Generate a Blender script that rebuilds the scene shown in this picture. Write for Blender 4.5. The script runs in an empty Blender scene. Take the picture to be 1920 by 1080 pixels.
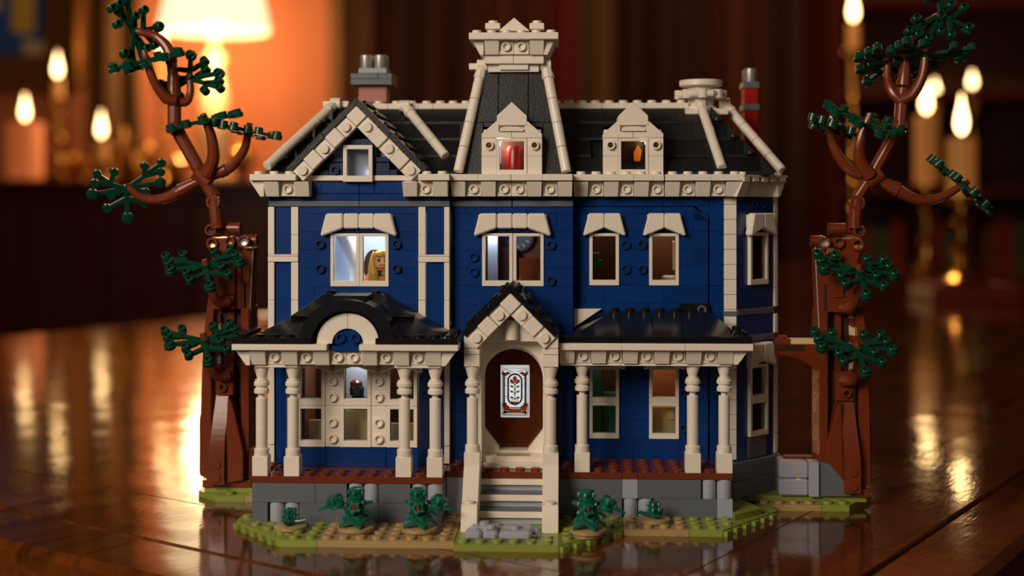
import bpy, bmesh, math, random
from mathutils import Matrix, Vector, Euler

# ------------------------------------------------------------------ camera, world, light
S = 0.008                      # one stud pitch in metres; every length below is in studs
YAW = math.radians(2.3)
FPX, CAM_D, CAM_H = 2500.0, 85.0, 20.6
sc = bpy.context.scene
COL = sc.collection
cam_d = bpy.data.cameras.new('camera')
cam_d.sensor_width = 36
cam_d.lens = FPX / 1920 * 36
cam_d.shift_y = -(540 - 375) / 1920
cam_d.clip_start = 0.02
cam_d.clip_end = 50
cam_d.dof.use_dof = True
cam_d.dof.focus_distance = 85.5 * S
cam_d.dof.aperture_fstop = 4.8
cam = bpy.data.objects.new('camera', cam_d)
COL.objects.link(cam)
cam.location = (0, -CAM_D * S, CAM_H * S)
cam.rotation_euler = (math.pi / 2, 0, YAW)
sc.camera = cam

w = bpy.data.worlds.new('dim_room_air')
sc.world = w
w.use_nodes = True
w.node_tree.nodes['Background'].inputs[0].default_value = (1.0, 0.62, 0.35, 1)
w.node_tree.nodes['Background'].inputs[1].default_value = 0.02

def area(name, loc, target, size, power, color, sy=None):
    d = bpy.data.lights.new(name, 'AREA')
    d.shape = 'RECTANGLE'
    d.size = size
    d.size_y = sy or size
    d.energy = power
    d.color = color
    o = bpy.data.objects.new(name, d)
    COL.objects.link(o)
    o.location = loc
    o.rotation_euler = (Vector(target) - Vector(loc)).to_track_quat('-Z', 'Y').to_euler()
    return o

def point(name, loc, power, color, r=0.3):
    d = bpy.data.lights.new(name, 'POINT')
    d.energy = power
    d.color = color
    d.shadow_soft_size = r * S
    o = bpy.data.objects.new(name, d)
    COL.objects.link(o)
    o.location = Vector(loc) * S
    return o

area('key_softbox', (-0.62, -0.92, 0.62), (-0.02, 0.02, 0.15), 0.5, 11.0, (1.0, 0.84, 0.66))
area('fill_softbox', (0.9, -1.3, 0.7), (0.05, 0, 0.08), 0.9, 1.1, (1.0, 0.76, 0.52))
area('rim_left', (-0.75, 0.8, 0.75), (-0.1, 0.04, 0.1), 0.25, 0.7, (1.0, 0.72, 0.45))
area('rim_right', (0.75, 0.8, 0.6), (0.1, 0.04, 0.1), 0.2, 0.9, (1.0, 0.8, 0.6))

point('curtain_wash', (70, 300, 190), 30.0, (1.0, 0.64, 0.38), 14)  # added unseen light, lifts the dark curtains and bookcase
vs = sc.view_settings
vs.view_transform = 'Standard'
vs.look = 'None'
vs.gamma = 1
vs.use_curve_mapping = False
vs.exposure = 0.0

# ------------------------------------------------------------------ helpers
def lin(r, g, b):
    f = lambda c: (c / 255 / 12.92) if c <= 10 else ((c / 255 + 0.055) / 1.055) ** 2.4
    return (f(r), f(g), f(b), 1)

MATS = {}
def mat(name, col, rough=0.3, metal=0.0, emit=None, es=0, coat=0.0, bump=0.0, bscale=400, var=0.0, trans=0):
    m = bpy.data.materials.new(name)
    m.use_nodes = True
    nt = m.node_tree
    b = nt.nodes['Principled BSDF']
    b.inputs['Base Color'].default_value = col
    b.inputs['Roughness'].default_value = rough
    b.inputs['Metallic'].default_value = metal
    b.inputs['Coat Weight'].default_value = coat
    if emit:
        b.inputs['Emission Color'].default_value = emit
        b.inputs['Emission Strength'].default_value = es
    tc = nt.nodes.new('ShaderNodeTexCoord')
    n = nt.nodes.new('ShaderNodeTexNoise')
    n.inputs['Scale'].default_value = bscale
    nt.links.new(tc.outputs['Object'], n.inputs['Vector'])
    if var:
        oi = nt.nodes.new('ShaderNodeObjectInfo')
        mr = nt.nodes.new('ShaderNodeMapRange')
        mr.inputs[3].default_value = 1 - var
        mr.inputs[4].default_value = 1 + var
        nt.links.new(oi.outputs['Random'], mr.inputs[0])
        hs = nt.nodes.new('ShaderNodeHueSaturation')
        hs.inputs['Color'].default_value = col
        nt.links.new(mr.outputs[0], hs.inputs['Value'])
        nt.links.new(hs.outputs[0], b.inputs['Base Color'])
    mr2 = nt.nodes.new('ShaderNodeMapRange')
    mr2.inputs[3].default_value = max(0.02, rough - 0.05)
    mr2.inputs[4].default_value = rough + 0.07
    nt.links.new(n.outputs[0], mr2.inputs[0])
    nt.links.new(mr2.outputs[0], b.inputs['Roughness'])
    if bump:
        bp = nt.nodes.new('ShaderNodeBump')
        bp.inputs['Strength'].default_value = bump
        bp.inputs['Distance'].default_value = 0.0003
        nt.links.new(n.outputs[0], bp.inputs['Height'])
        nt.links.new(bp.outputs[0], b.inputs['Normal'])
    MATS[name] = m
    return m

mat('cream', lin(236, 226, 213), 0.33, var=0.012)
mat('blue', lin(8, 52, 118), 0.24, bump=0.08, bscale=120, var=0.09)
mat('navy', lin(30, 46, 84), 0.3, var=0.05)
mat('black', lin(22, 23, 26), 0.22, var=0.08)
mat('slate', lin(25, 25, 28), 0.36, bump=0.5, bscale=1500, var=0.12)
mat('dark_grey', lin(98, 104, 112), 0.3, var=0.03)
mat('light_grey', lin(160, 165, 178), 0.3, var=0.03)
mat('brown', lin(116, 50, 24), 0.25, var=0.03)
mat('deck', lin(112, 50, 28), 0.22, var=0.03)
mat('backlit_door_brown', lin(84, 38, 16), 0.2)  # the brown darkened in its colour to carry the door's backlit shade
mat('dark_brown', lin(64, 38, 26), 0.35)
mat('green', lin(10, 64, 46), 0.24)
mat('bush', lin(8, 92, 74), 0.3)
mat('olive', lin(138, 150, 66), 0.28, var=0.03)
mat('dark_tan', lin(170, 144, 98), 0.3, var=0.02)
mat('tan', lin(222, 200, 146), 0.3)
mat('red', lin(160, 30, 26), 0.2, var=0.04)
mat('sand_red', lin(168, 104, 98), 0.35)
mat('silver', lin(190, 188, 186), 0.38, metal=0.75)
mat('gold_metal', lin(200, 160, 92), 0.25, metal=1.0)
mat('recess_shade', lin(8, 8, 10), 0.6)  # near-black colour painting the shade inside holes and gaps
mat('yellow_hair', lin(214, 158, 40), 0.3)
mat('skin', lin(226, 160, 110), 0.35)
mat('orange_cloth', lin(230, 130, 30), 0.4)
mat('ink', lin(20, 16, 14), 0.5)
mat('room_white', lin(205, 216, 230), 0.5)
mat('room_brown', lin(120, 72, 46), 0.5)
mat('room_tan', lin(206, 174, 120), 0.5)
mat('teal', lin(70, 150, 120), 0.35)
mat('brass', lin(200, 150, 70), 0.22, metal=1.0)
mat('wax_pink', lin(226, 150, 110), 0.5, emit=lin(230, 110, 50), es=0.35)  # emission imitates flame light glowing through the wax
mat('wax_ivory', lin(224, 170, 100), 0.5, emit=lin(230, 130, 50), es=0.15)  # weak emission, again for flame light in the wax
mat('flame', (1, 0.6, 0.25, 1), 0.5, emit=(1.0, 0.62, 0.26, 1), es=11)
mat('lamp_shade', lin(240, 220, 170), 0.6, emit=(1.0, 0.76, 0.42, 1), es=1.6)
mat('lamp_bulb', (1, 0.9, 0.7, 1), 0.5, emit=(1.0, 0.80, 0.50, 1), es=8)
mat('lamp_base', lin(230, 200, 150), 0.35)
mat('mahogany', lin(84, 28, 12), 0.3, bump=0.2, bscale=12)
mat('gilt', lin(170, 120, 50), 0.35, metal=0.7)
mat('wall_paint', lin(222, 136, 90), 0.8)
mat('dark_wall', lin(80, 40, 22), 0.7)
mat('ceiling_paint', lin(120, 90, 66), 0.8)
mat('floor_wood', lin(70, 36, 20), 0.4)
mat('book_red', lin(120, 26, 18), 0.5)
mat('book_green', lin(60, 70, 40), 0.5)
mat('book_brown', lin(96, 52, 28), 0.5)
mat('paint_blue', lin(40, 90, 170), 0.6)
mat('paint_yellow', lin(210, 180, 70), 0.6)
mat('paint_cream', lin(220, 200, 170), 0.6)
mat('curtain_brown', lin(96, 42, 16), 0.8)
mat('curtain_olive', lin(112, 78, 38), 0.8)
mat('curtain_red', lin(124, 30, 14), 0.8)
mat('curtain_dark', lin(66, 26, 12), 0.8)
mat('pink_ink', lin(190, 90, 60), 0.5)
mat('plum_ink', lin(70, 30, 30), 0.5)
mat('mustard_ink', lin(170, 140, 30), 0.5)

def glass(name, tint, refl=0.05):
    m = bpy.data.materials.new(name)
    m.use_nodes = True
    nt = m.node_tree
    nt.nodes.clear()
    out = nt.nodes.new('ShaderNodeOutputMaterial')
    mx = nt.nodes.new('ShaderNodeMixShader')
    tr = nt.nodes.new('ShaderNodeBsdfTransparent')
    tr.inputs[0].default_value = tint
    gl = nt.nodes.new('ShaderNodeBsdfGlossy')
    gl.inputs['Roughness'].default_value = 0.05
    fr = nt.nodes.new('ShaderNodeFresnel')
    fr.inputs[0].default_value = 1.45
    nt.links.new(fr.outputs[0], mx.inputs[0])
    nt.links.new(tr.outputs[0], mx.inputs[1])
    nt.links.new(gl.outputs[0], mx.inputs[2])
    nt.links.new(mx.outputs[0], out.inputs[0])
    MATS[name] = m
glass('clear_pane', (0.92, 0.93, 0.92, 1))

def translucent(name, col):
    m = bpy.data.materials.new(name)
    m.use_nodes = True
    nt = m.node_tree
    nt.nodes.clear()
    out = nt.nodes.new('ShaderNodeOutputMaterial')
    mx = nt.nodes.new('ShaderNodeMixShader')
    mx.inputs[0].default_value = 0.75
    df = nt.nodes.new('ShaderNodeBsdfDiffuse')
    df.inputs[0].default_value = col
    tr = nt.nodes.new('ShaderNodeBsdfTranslucent')
    tr.inputs[0].default_value = col
    nt.links.new(df.outputs[0], mx.inputs[1])
    nt.links.new(tr.outputs[0], mx.inputs[2])
    nt.links.new(mx.outputs[0], out.inputs[0])
    MATS[name] = m
translucent('milk_glass', (0.9, 0.92, 0.9, 1))
translucent('rose_glass', lin(205, 110, 80))
translucent('mustard_glass', lin(170, 145, 40))
translucent('plum_glass', lin(110, 50, 50))

class MB:
    def __init__(s):
        s.v = []; s.f = []; s.m = []
    def add(s, vs_, fs, mi=0, M=None):
        n = len(s.v)
        s.v += [tuple(M @ Vector(p)) if M else tuple(p) for p in vs_]
        for f in fs:
            s.f.append(tuple(n + i for i in f)); s.m.append(mi)
        return s
    def box(s, x0, x1, y0, y1, z0, z1, mi=0, M=None):
        return s.add([(x0,y0,z0),(x1,y0,z0),(x1,y1,z0),(x0,y1,z0),(x0,y0,z1),(x1,y0,z1),(x1,y1,z1),(x0,y1,z1)],
              [(3,2,1,0),(4,5,6,7),(0,1,5,4),(1,2,6,5),(2,3,7,6),(3,0,4,7)], mi, M)
    def cbox(s, x0, x1, y0, y1, z0, z1, c=0.03, mi=0, M=None):
        c = min(c, (x1-x0)/3, (y1-y0)/3, (z1-z0)/3)
        X = (x0, x1); Y = (y0, y1); Z = (z0, z1)
        vs_ = []; idx = {}
        for i in (0, 1):
            for j in (0, 1):
                for k in (0, 1):
                    sx, sy, sz = (c if i == 0 else -c), (c if j == 0 else -c), (c if k == 0 else -c)
                    for ax, p in enumerate(((X[i], Y[j]+sy, Z[k]+sz), (X[i]+sx, Y[j], Z[k]+sz), (X[i]+sx, Y[j]+sy, Z[k]))):
                        idx[(i, j, k, ax)] = len(vs_); vs_.append(p)
        ctr = Vector(((x0+x1)/2, (y0+y1)/2, (z0+z1)/2))
        fs = []
        def face(ks):
            q = [idx[k] for k in ks]
            p = [Vector(vs_[i]) for i in q]
            nrm = (p[1]-p[0]).cross(p[2]-p[1])
            mid = sum(p, Vector()) / len(p)
            if nrm.dot(mid-ctr) < 0: q.reverse()
            fs.append(tuple(q))
        for i in (0, 1):
            face([(i,0,0,0),(i,1,0,0),(i,1,1,0),(i,0,1,0)])
            face([(0,i,0,1),(1,i,0,1),(1,i,1,1),(0,i,1,1)])
            face([(0,0,i,2),(1,0,i,2),(1,1,i,2),(0,1,i,2)])
        for i in (0, 1):
            for j in (0, 1):
                face([(i,j,0,0),(i,j,1,0),(i,j,1,1),(i,j,0,1)])
                face([(i,0,j,0),(i,1,j,0),(i,1,j,2),(i,0,j,2)])
                face([(0,i,j,1),(1,i,j,1),(1,i,j,2),(0,i,j,2)])
                for k in (0, 1):
                    face([(i,j,k,0),(i,j,k,1),(i,j,k,2)])
        return s.add(vs_, fs, mi, M)
    def prism(s, poly, a0, a1, axis='y', mi=0, M=None):
        # poly: list of (p, q); y: (x, z) extruded along y; x: (y, z) extruded along x; z: (x, y)
        ar = sum(poly[i][0]*poly[(i+1) % len(poly)][1] - poly[(i+1) % len(poly)][0]*poly[i][1] for i in range(len(poly)))
        if ar < 0: poly = poly[::-1]
        n = len(poly)
        def P(p, a):
            return (p[0], a, p[1]) if axis == 'y' else ((a, p[0], p[1]) if axis == 'x' else (p[0], p[1], a))
        vs_ = [P(p, a0) for p in poly] + [P(p, a1) for p in poly]
        fs = [tuple(range(n)), tuple(range(2*n-1, n-1, -1))] + [((i+1) % n, i, n+i, n+(i+1) % n) for i in range(n)]
        if axis != 'y': fs = [tuple(reversed(f)) for f in fs]
        return s.add(vs_, fs, mi, M)
    def lathe(s, prof, n=20, mi=0, M=None, closed=True):
        # prof: (r, z) from bottom to top, about z
        vs_ = []; fs = []
        for r, z in prof:
            for i in range(n):
                a = 2*math.pi*i/n
                vs_.append((r*math.cos(a), r*math.sin(a), z))
        for k in range(len(prof)-1):
            for i in range(n):
                j = (i+1) % n
                fs.append((k*n+i, k*n+j, (k+1)*n+j, (k+1)*n+i))
        if closed:
            fs.append(tuple(range(n-1, -1, -1)))
            fs.append(tuple((len(prof)-1)*n+i for i in range(n)))
        return s.add(vs_, fs, mi, M)
    def stud(s, x, y, z, r=0.3, h=0.2, n=14, mi=0, M=None):
        T = Matrix.Translation((x, y, z))
        return s.lathe([(r, -0.02), (r, h-0.03), (r-0.03, h)], n, mi, (M @ T) if M else T)
    def tube(s, pts, rad, n=12, mi=0, caps=True):
        pts = [Vector(p) for p in pts]
        if not hasattr(rad, '__len__'): rad = [rad]*len(pts)
        vs_ = []; fs = []
        ref = None
        for k, p in enumerate(pts):
            t = (pts[min(k+1, len(pts)-1)] - pts[max(k-1, 0)]).normalized()
            if ref is None:
                ref = t.orthogonal().normalized()
            ref = (ref - t*ref.dot(t)).normalized()
            b = t.cross(ref)
            for i in range(n):
                a = 2*math.pi*i/n
                vs_.append(p + (ref*math.cos(a) + b*math.sin(a))*rad[k])
        for k in range(len(pts)-1):
            for i in range(n):
                j = (i+1) % n
                fs.append((k*n+i, k*n+j, (k+1)*n+j, (k+1)*n+i))
        if caps:
            fs.append(tuple(range(n-1, -1, -1)))
            fs.append(tuple((len(pts)-1)*n+i for i in range(n)))
        return s.add([tuple(p) for p in vs_], fs, mi)
    def mesh(s, name, mats, bev=0.0):
        me = bpy.data.meshes.new(name)
        me.from_pydata([(x*S, y*S, z*S) for x, y, z in s.v], [], s.f)
        if bev:
            bm = bmesh.new(); bm.from_mesh(me)
            es = [e for e in bm.edges if len(e.link_faces) == 2 and e.calc_face_angle(0) > 0.5]
            bmesh.ops.bevel(bm, geom=es, offset=bev*S, segments=1, affect='EDGES', clamp_overlap=True)
            bm.to_mesh(me); bm.free()
            for mm in mats[:1]: me.materials.append(MATS[mm])
            for mm in mats[1:]: me.materials.append(MATS[mm])
        else:
            for mm in mats: me.materials.append(MATS[mm])
            me.polygons.foreach_set('material_index', s.m)
        me.polygons.foreach_set('use_smooth', [True]*len(me.polygons))
        me.set_sharp_from_angle(angle=math.radians(28))
        return me

W = {}
FR = [Matrix.Identity(4)]       # current frame: everything linked is carried by it
def put(name, me, parent=None, loc=(0, 0, 0), rot=None):
    o = bpy.data.objects.new(name, me)
    COL.objects.link(o)
    R = Matrix.Identity(4)
    if rot is not None:
        R = rot.to_4x4() if isinstance(rot, Matrix) else Euler([math.radians(a) for a in rot]).to_matrix().to_4x4()
    M = FR[-1] @ Matrix.Translation(loc) @ R
    M.translation = M.translation * S
    W[o.name] = M
    if parent is not None:
        o.parent = parent
        o.matrix_basis = W[parent.name].inverted() @ M
    else:
        o.matrix_basis = M
    return o
def part(name, mb, mats, parent, bev=0.0, loc=(0, 0, 0), rot=None):
    if isinstance(mats, str): mats = [mats]
    return put(name, mb.mesh(name, mats, bev), parent, loc, rot)
def tag(o, label=None, cat=None, group=None, kind=None):
    if label: o['label'] = label
    if cat: o['category'] = cat
    if group: o['group'] = group
    if kind: o['kind'] = kind
    return o
def thing(name, label, cat, loc=(0, 0, 0), rot=None, group=None):
    return tag(put(name, None, None, loc, rot), label, cat, group)

CACHE = {}
def brick(x0, x1, y0, y1, z0, z1, m, parent, name='brick', ch=0.03, studs=0):
    w_, d_, h_ = round(x1-x0, 3), round(y1-y0, 3), round(z1-z0, 3)
    k = (w_, d_, h_, m, ch, studs)
    if k not in CACHE:
        b = MB().cbox(0, w_, 0, d_, 0, h_, ch)
        if studs:
            for i in range(int(round(w_))):
                for j in range(int(round(d_)) if studs == 1 else 1):
                    b.stud((i+0.5)*w_/round(w_), (j+0.5), h_)
        CACHE[k] = b.mesh(name, [m])
    return put(name, CACHE[k], parent, (x0, y0, z0))
def shape(key, fn, mats, name, parent, loc, rot=None, bev=0):
    k = (key, tuple(mats))
    if k not in CACHE:
        b = MB(); fn(b); CACHE[k] = b.mesh(name, mats, bev)
    return put(name, CACHE[k], parent, loc, rot)

def ring_fn(b):
    b.lathe([(0.31, 0), (0.31, 0.19), (0.28, 0.22), (0.21, 0.22), (0.18, 0.19), (0.18, 0.05)], 20, closed=False)
    b.lathe([(0.19, 0.04), (0.0001, 0.05)], 20, 1, closed=False)
def ring(x, y, z, m, parent, hole=None, name='hollow_stud', rot=(90, 0, 0)):
    return shape('ring', ring_fn, [m, hole or m], name, parent, (x, y, z), rot)
def side_stud(x, y, z, m, parent, rot=(90, 0, 0), name='stud'):
    return shape('sstud', lambda b: b.lathe([(0.31, 0), (0.31, 0.17), (0.28, 0.2)], 20), [m], name, parent, (x, y, z), rot)

def q(px, py, Y):               # point of the plane at depth Y, seen in the photograph at (px, py)
    E_ = Y + CAM_D; t = (px-960)/FPX
    X = E_*math.tan(math.atan(t)-YAW)
    c = -X*math.sin(YAW) + E_*math.cos(YAW)
    return (X, CAM_H - (py-375)*c/FPX)
def qx(px, Y): return q(px, 375, Y)[0]
def qz(py, Y, px=960): return q(px, py, Y)[1]
def far(px, py, c):             # point at distance c along the view axis
    u = (px-960)/FPX*c
    return Vector((u*math.cos(YAW)-c*math.sin(YAW), u*math.sin(YAW)+c*math.cos(YAW)-CAM_D, CAM_H-(py-375)*c/FPX))

rng = random.Random(7)

# ------------------------------------------------------------------ the room
CF = Matrix.Translation((0, -CAM_D, 0)) @ Matrix.Rotation(YAW, 4, 'Z')   # camera-aligned floor plan: x = right, y = away
FR.append(CF)
RW, RB, RD, FZ, CZ = 330, -330, 640, -94, 215
def struct(name, mb, m): return tag(part(name, mb, m, None), kind='structure')
struct('floor', MB().box(-RW, RW, RB, RD, FZ-5, FZ), 'floor_wood')
struct('ceiling', MB().box(-RW, RW, RB, RD, CZ, CZ+5), 'ceiling_paint')
struct('wall_back', MB().box(-RW, RW, RD, RD+6, FZ, CZ), 'wall_paint')
struct('wall_left', MB().box(-RW-6, -RW, RB, RD, FZ, CZ), 'dark_wall')
struct('wall_right', MB().box(RW, RW+6, RB, RD, FZ, CZ), 'dark_wall')
struct('wall_front', MB().box(-RW, RW, RB-6, RB, FZ, CZ), 'dark_wall')
FR.pop()

# table top: long axis d1, seen obliquely
def table_material():
    m = bpy.data.materials.new('table_wood')
    m.use_nodes = True
    nt = m.node_tree
    L = nt.links.new
    b = nt.nodes['Principled BSDF']
    tc = nt.nodes.new('ShaderNodeTexCoord')
    mp = nt.nodes.new('ShaderNodeMapping')
    mp.inputs['Scale'].default_value = (3.0, 26, 26)
    L(tc.outputs['Object'], mp.inputs[0])
    n = nt.nodes.new('ShaderNodeTexNoise')
    n.inputs['Scale'].default_value = 1.6
    n.inputs['Detail'].default_value = 6
    n.inputs['Distortion'].default_value = 1.2
    L(mp.outputs[0], n.inputs[0])
    cr = nt.nodes.new('ShaderNodeValToRGB')
    cr.color_ramp.elements[0].position = 0.3
    cr.color_ramp.elements[0].color = lin(62, 28, 8)
    cr.color_ramp.elements[1].position = 0.75
    cr.color_ramp.elements[1].color = lin(118, 62, 20)
    L(n.outputs[0], cr.inputs[0])
    L(cr.outputs[0], b.inputs['Base Color'])
    n2 = nt.nodes.new('ShaderNodeTexNoise')
    n2.inputs['Scale'].default_value = 9
    n2.inputs['Detail'].default_value = 5
    L(tc.outputs['Object'], n2.inputs[0])
    mr = nt.nodes.new('ShaderNodeMapRange')
    mr.inputs[3].default_value = 0.06
    mr.inputs[4].default_value = 0.15
    L(n2.outputs[0], mr.inputs[0])
    L(mr.outputs[0], b.inputs['Roughness'])
    n3 = nt.nodes.new('ShaderNodeTexNoise')
    n3.inputs['Scale'].default_value = 260
    n3.inputs['Detail'].default_value = 3
    mp3 = nt.nodes.new('ShaderNodeMapping')
    mp3.inputs['Scale'].default_value = (0.35, 1.6, 1)
    L(tc.outputs['Object'], mp3.inputs[0])
    L(mp3.outputs[0], n3.inputs[0])
    bp = nt.nodes.new('ShaderNodeBump')
    bp.inputs['Strength'].default_value = 0.22
    bp.inputs['Distance'].default_value = 0.00025
    L(n3.outputs[0], bp.inputs['Height'])
    n4 = nt.nodes.new('ShaderNodeTexNoise')
    n4.inputs['Scale'].default_value = 14
    bp2 = nt.nodes.new('ShaderNodeBump')
    bp2.inputs['Strength'].default_value = 0.35
    bp2.inputs['Distance'].default_value = 0.0016
    L(tc.outputs['Object'], n4.inputs[0])
    L(n4.outputs[0], bp2.inputs['Height'])
    L(bp.outputs[0], bp2.inputs['Normal'])
    L(bp2.outputs[0], b.inputs['Normal'])
    b.inputs['Coat Weight'].default_value = 0.55
    b.inputs['Coat Roughness'].default_value = 0.07
    L(bp2.outputs[0], b.inputs['Coat Normal'])
    b.inputs['Specular IOR Level'].default_value = 0.7
    MATS['table_wood'] = m
table_material()
ang = math.atan2(0.825, 0.565)
TF = CF @ Matrix.Rotation(ang, 4, 'Z')       # x along the table, y across (to the left)
FR.append(TF)
T0, T1, N0, N1 = 49, 470, 20, 178
tb = thing('dining_table', 'polished brown wooden dining table under the blue toy house', 'table', ((T0+T1)/2, (N0+N1)/2, FZ))
def board(x0, x1, y0, y1, nm):
    return part(nm, MB().cbox(x0+0.03, x1-0.03, y0+0.03, y1-0.03, -2.2, 0, 0.04), 'table_wood', tb)
board(T0+13.5, T1-13.5, N0+13.5, N0+79, 'table_board'); board(T0+13.5, T1-13.5, N0+79, N1-13.5, 'table_board')
board(T0+5.5, T0+13.5, N0+5.5, N1-5.5, 'border_strip'); board(T1-13.5, T1-5.5, N0+5.5, N1-5.5, 'border_strip')
board(T0+13.5, T1-13.5, N0+5.5, N0+13.5, 'border_strip'); board(T0+13.5, T1-13.5, N1-13.5, N1-5.5, 'border_strip')
rim = MB()
for (x0, x1, y0, y1) in ((T0, T0+5.5, N0, N1), (T1-5.5, T1, N0, N1), (T0+5.5, T1-5.5, N0, N0+5.5), (T0+5.5, T1-5.5, N1-5.5, N1)):
    rim.cbox(x0, x1, y0, y1, -2.6, 0.0, 0.5)
part('moulded_edge', rim, 'table_wood', tb)
part('apron', MB().box(T0+6, T1-6, N0+6, N0+8, -13, -2.2).box(T0+6, T1-6, N1-8, N1-6, -13, -2.2).box(T0+6, T0+8, N0+6, N1-6, -13, -2.2).box(T1-8, T1-6, N0+6, N1-6, -13, -2.2), 'mahogany', tb)
for x in (T0+10, T1-10):
    for y in (N0+10, N1-10):
        part('leg', MB().lathe([(2.2, FZ), (3, FZ+5), (2.4, FZ+20), (4, FZ+60), (3, FZ+66), (4.6, FZ+72), (4.6, -2.3)], 16), 'mahogany', tb, loc=(x, y, 0))
FR.pop()

# background furniture, each at its own distance
FR.append(CF)
def U(px, c): return (px-960)/FPX*c
def ZC(py, c): return CAM_H - (py-375)*c/FPX
sb = thing('sideboard', 'dark reddish sideboard behind the table under the lit lamp', 'sideboard', (U(180, 520), 540, FZ))
zt = ZC(338, 490)
x0, x1 = U(-160, 490), U(700, 490)
part('body', MB().box(x0+3, x1-3, 496, 560, FZ+4, zt-3), 'mahogany', sb)
part('top_board', MB().cbox(x0, x1, 490, 562, zt-3, zt, 0.6), 'mahogany', sb)
for i in range(5):
    a = x0+6+i*(x1-x0-12)/5
    part('door', MB().cbox(a+1, a+(x1-x0-12)/5-1, 493.5, 496, FZ+10, zt-8, 0.6), 'mahogany', sb)
part('plinth', MB().box(x0+2, x1-2, 494, 560, FZ, FZ+4), 'mahogany', sb)

# table lamp
lc = 530
lu = U(402, lc)
lp = thing('table_lamp', 'lit table lamp with cream shade and pale round base', 'lamp', (lu, lc, zt))
zb = ZC(58, lc)
part('lamp_shade', MB().lathe([(21.4, zb), (21.8, zb+0.8), (13.5, zb+40), (13.1, zb+40), (21.1, zb+0.5)], 40, closed=False), 'lamp_shade', lp, loc=(lu, lc, 0))
part('bulb', MB().lathe([(1, zb-2), (4.5, zb+6), (5, zb+12), (2, zb+17)], 16), 'lamp_bulb', lp, loc=(lu, lc, 0))
part('lamp_base', MB().lathe([(9, zt), (9, zt+2), (4, zt+4), (6.5, zt+18), (6.2, zt+34), (3.2, zt+44), (5.2, zt+50), (5.2, zb-12), (2.5, zb-8), (1, zb-2)], 24), 'lamp_base', lp, loc=(lu, lc, 0))
FR.pop()
def bgp(px, py, c): return CF @ Vector((U(px, c), c, ZC(py, c)))
point('lamp_glow', bgp(385, 60, 590), 10.5, (1.0, 0.57, 0.27), 8)
point('lamp_down_glow', bgp(402, 120, 515), 5.5, (1.0, 0.57, 0.27), 6)
FR.append(CF)

def flame_fn(h, r):
    def f(b):
        b.lathe([(0.02, 0), (r*0.75, h*0.12), (r, h*0.27), (r*0.85, h*0.45), (r*0.42, h*0.7), (0.05, h)], 14)
    return f
def candle(px, pyf, c, rw, hw, wax, holder, zbase, label, fh=10, fr=1.45, group=None, seg=None):
    """flame centre at (px, pyf); wax of radius rw and height hw below it; holder: brass stand down to zbase"""
    u, z = U(px, c), ZC(pyf, c)
    t = thing('candlestick' if holder else 'pillar_candle', label, 'candle', (u, c, zbase), group=group)
    zf = z - fh*0.35
    part('flame', (lambda b: (flame_fn(fh, fr)(b), b)[1])(MB()), 'flame', t, loc=(u, c, zf))
    ztop = zf-0.8
    part('wick', MB().lathe([(0.18, ztop-0.3), (0.14, zf+1)], 8), 'ink', t, loc=(u, c, 0))
    zwb = max(ztop-hw, zbase+0.6)
    part('candle_wax', MB().lathe([(rw, zwb), (rw, ztop-0.4), (rw*0.9, ztop), (rw*0.3, ztop-0.3)], 20), wax, t, loc=(u, c, 0))
    if holder:
        prof = [(5.0, zbase), (5.4, zbase+0.8), (3.2, zbase+2), (1.2, zbase+4)]
        hh = zwb - zbase
        k = max(2, int(hh/9))
        for i in range(k):
            zz = zbase+4+(hh-6)*(i+0.5)/k
            prof += [(0.9, zz-1.6), (2.0, zz-0.7), (2.2, zz), (1.8, zz+0.7), (0.9, zz+1.6)]
        prof += [(1.1, zwb-1.8), (rw*1.5+0.8, zwb-0.6), (rw*1.5+0.9, zwb+0.4), (rw*1.02, zwb+0.5)]
        part('candle_holder', MB().lathe(prof, 20), 'brass', t, loc=(u, c, 0))
    return t
candle(47, 208, 500, 6.6, 60, 'wax_pink', False, zt, 'thick pink pillar candle at the left end of the sideboard')
candle(108, 128, 520, 2.0, 8, 'wax_ivory', True, zt, 'tall brass candlestick with lit candle left of the picture corner')
candle(190, 240, 500, 2.6, 9, 'wax_ivory', True, zt, 'short brass candlestick with lit candle under the picture frame')
candle(303, 80, 545, 2.0, 14, 'wax_ivory', True, zt, 'tall candle burning just left of the lamp, behind the left tree')
candle(1600, 20, 440, 1.9, 9, 'wax_ivory', True, 0, 'tallest brass candlestick on the table, right of the house')
candle(1737, 192, 385, 3.4, 20, 'wax_ivory', True, 0, 'brass candlestick with a stout candle behind the right tree', fh=9)
candle(1803, 226, 276, 3.0, 12, 'wax_ivory', True, 3.4, 'nearest lit ivory candle, on a red book at right', fh=8.5, fr=1.15)
# mantel shelf with books at the right
shz = ZC(352, 546)
bk = thing('bookcase', 'dark wooden bookcase behind the candles at right', 'bookcase', (U(1760, 560), 570, FZ))
bx0, bx1 = U(1545, 560), U(2060, 560)
part('case_side', MB().box(bx0, bx0+4, 547, 592, FZ, 140), 'mahogany', bk)
part('case_side', MB().box(bx1-4, bx1, 547, 592, FZ, 140), 'mahogany', bk)
part('case_back', MB().box(bx0, bx1, 592, 595, FZ, 140), 'dark_wall', bk)
shelves = [shz-78, shz-39, shz-1.5, shz+38, shz+76]
for z in shelves:
    part('shelf', MB().cbox(bx0+4, bx1-4, 545, 592, z-2, z+1.5, 0.4), 'mahogany', bk)
x = bx0+14
cols = ['book_brown', 'book_green', 'book_red', 'book_brown', 'book_red', 'book_green', 'book_brown', 'book_brown', 'book_red', 'book_green']
ordn = ['first', 'second', 'third', 'fourth', 'fifth', 'sixth', 'seventh', 'eighth', 'ninth', 'tenth']
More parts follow.
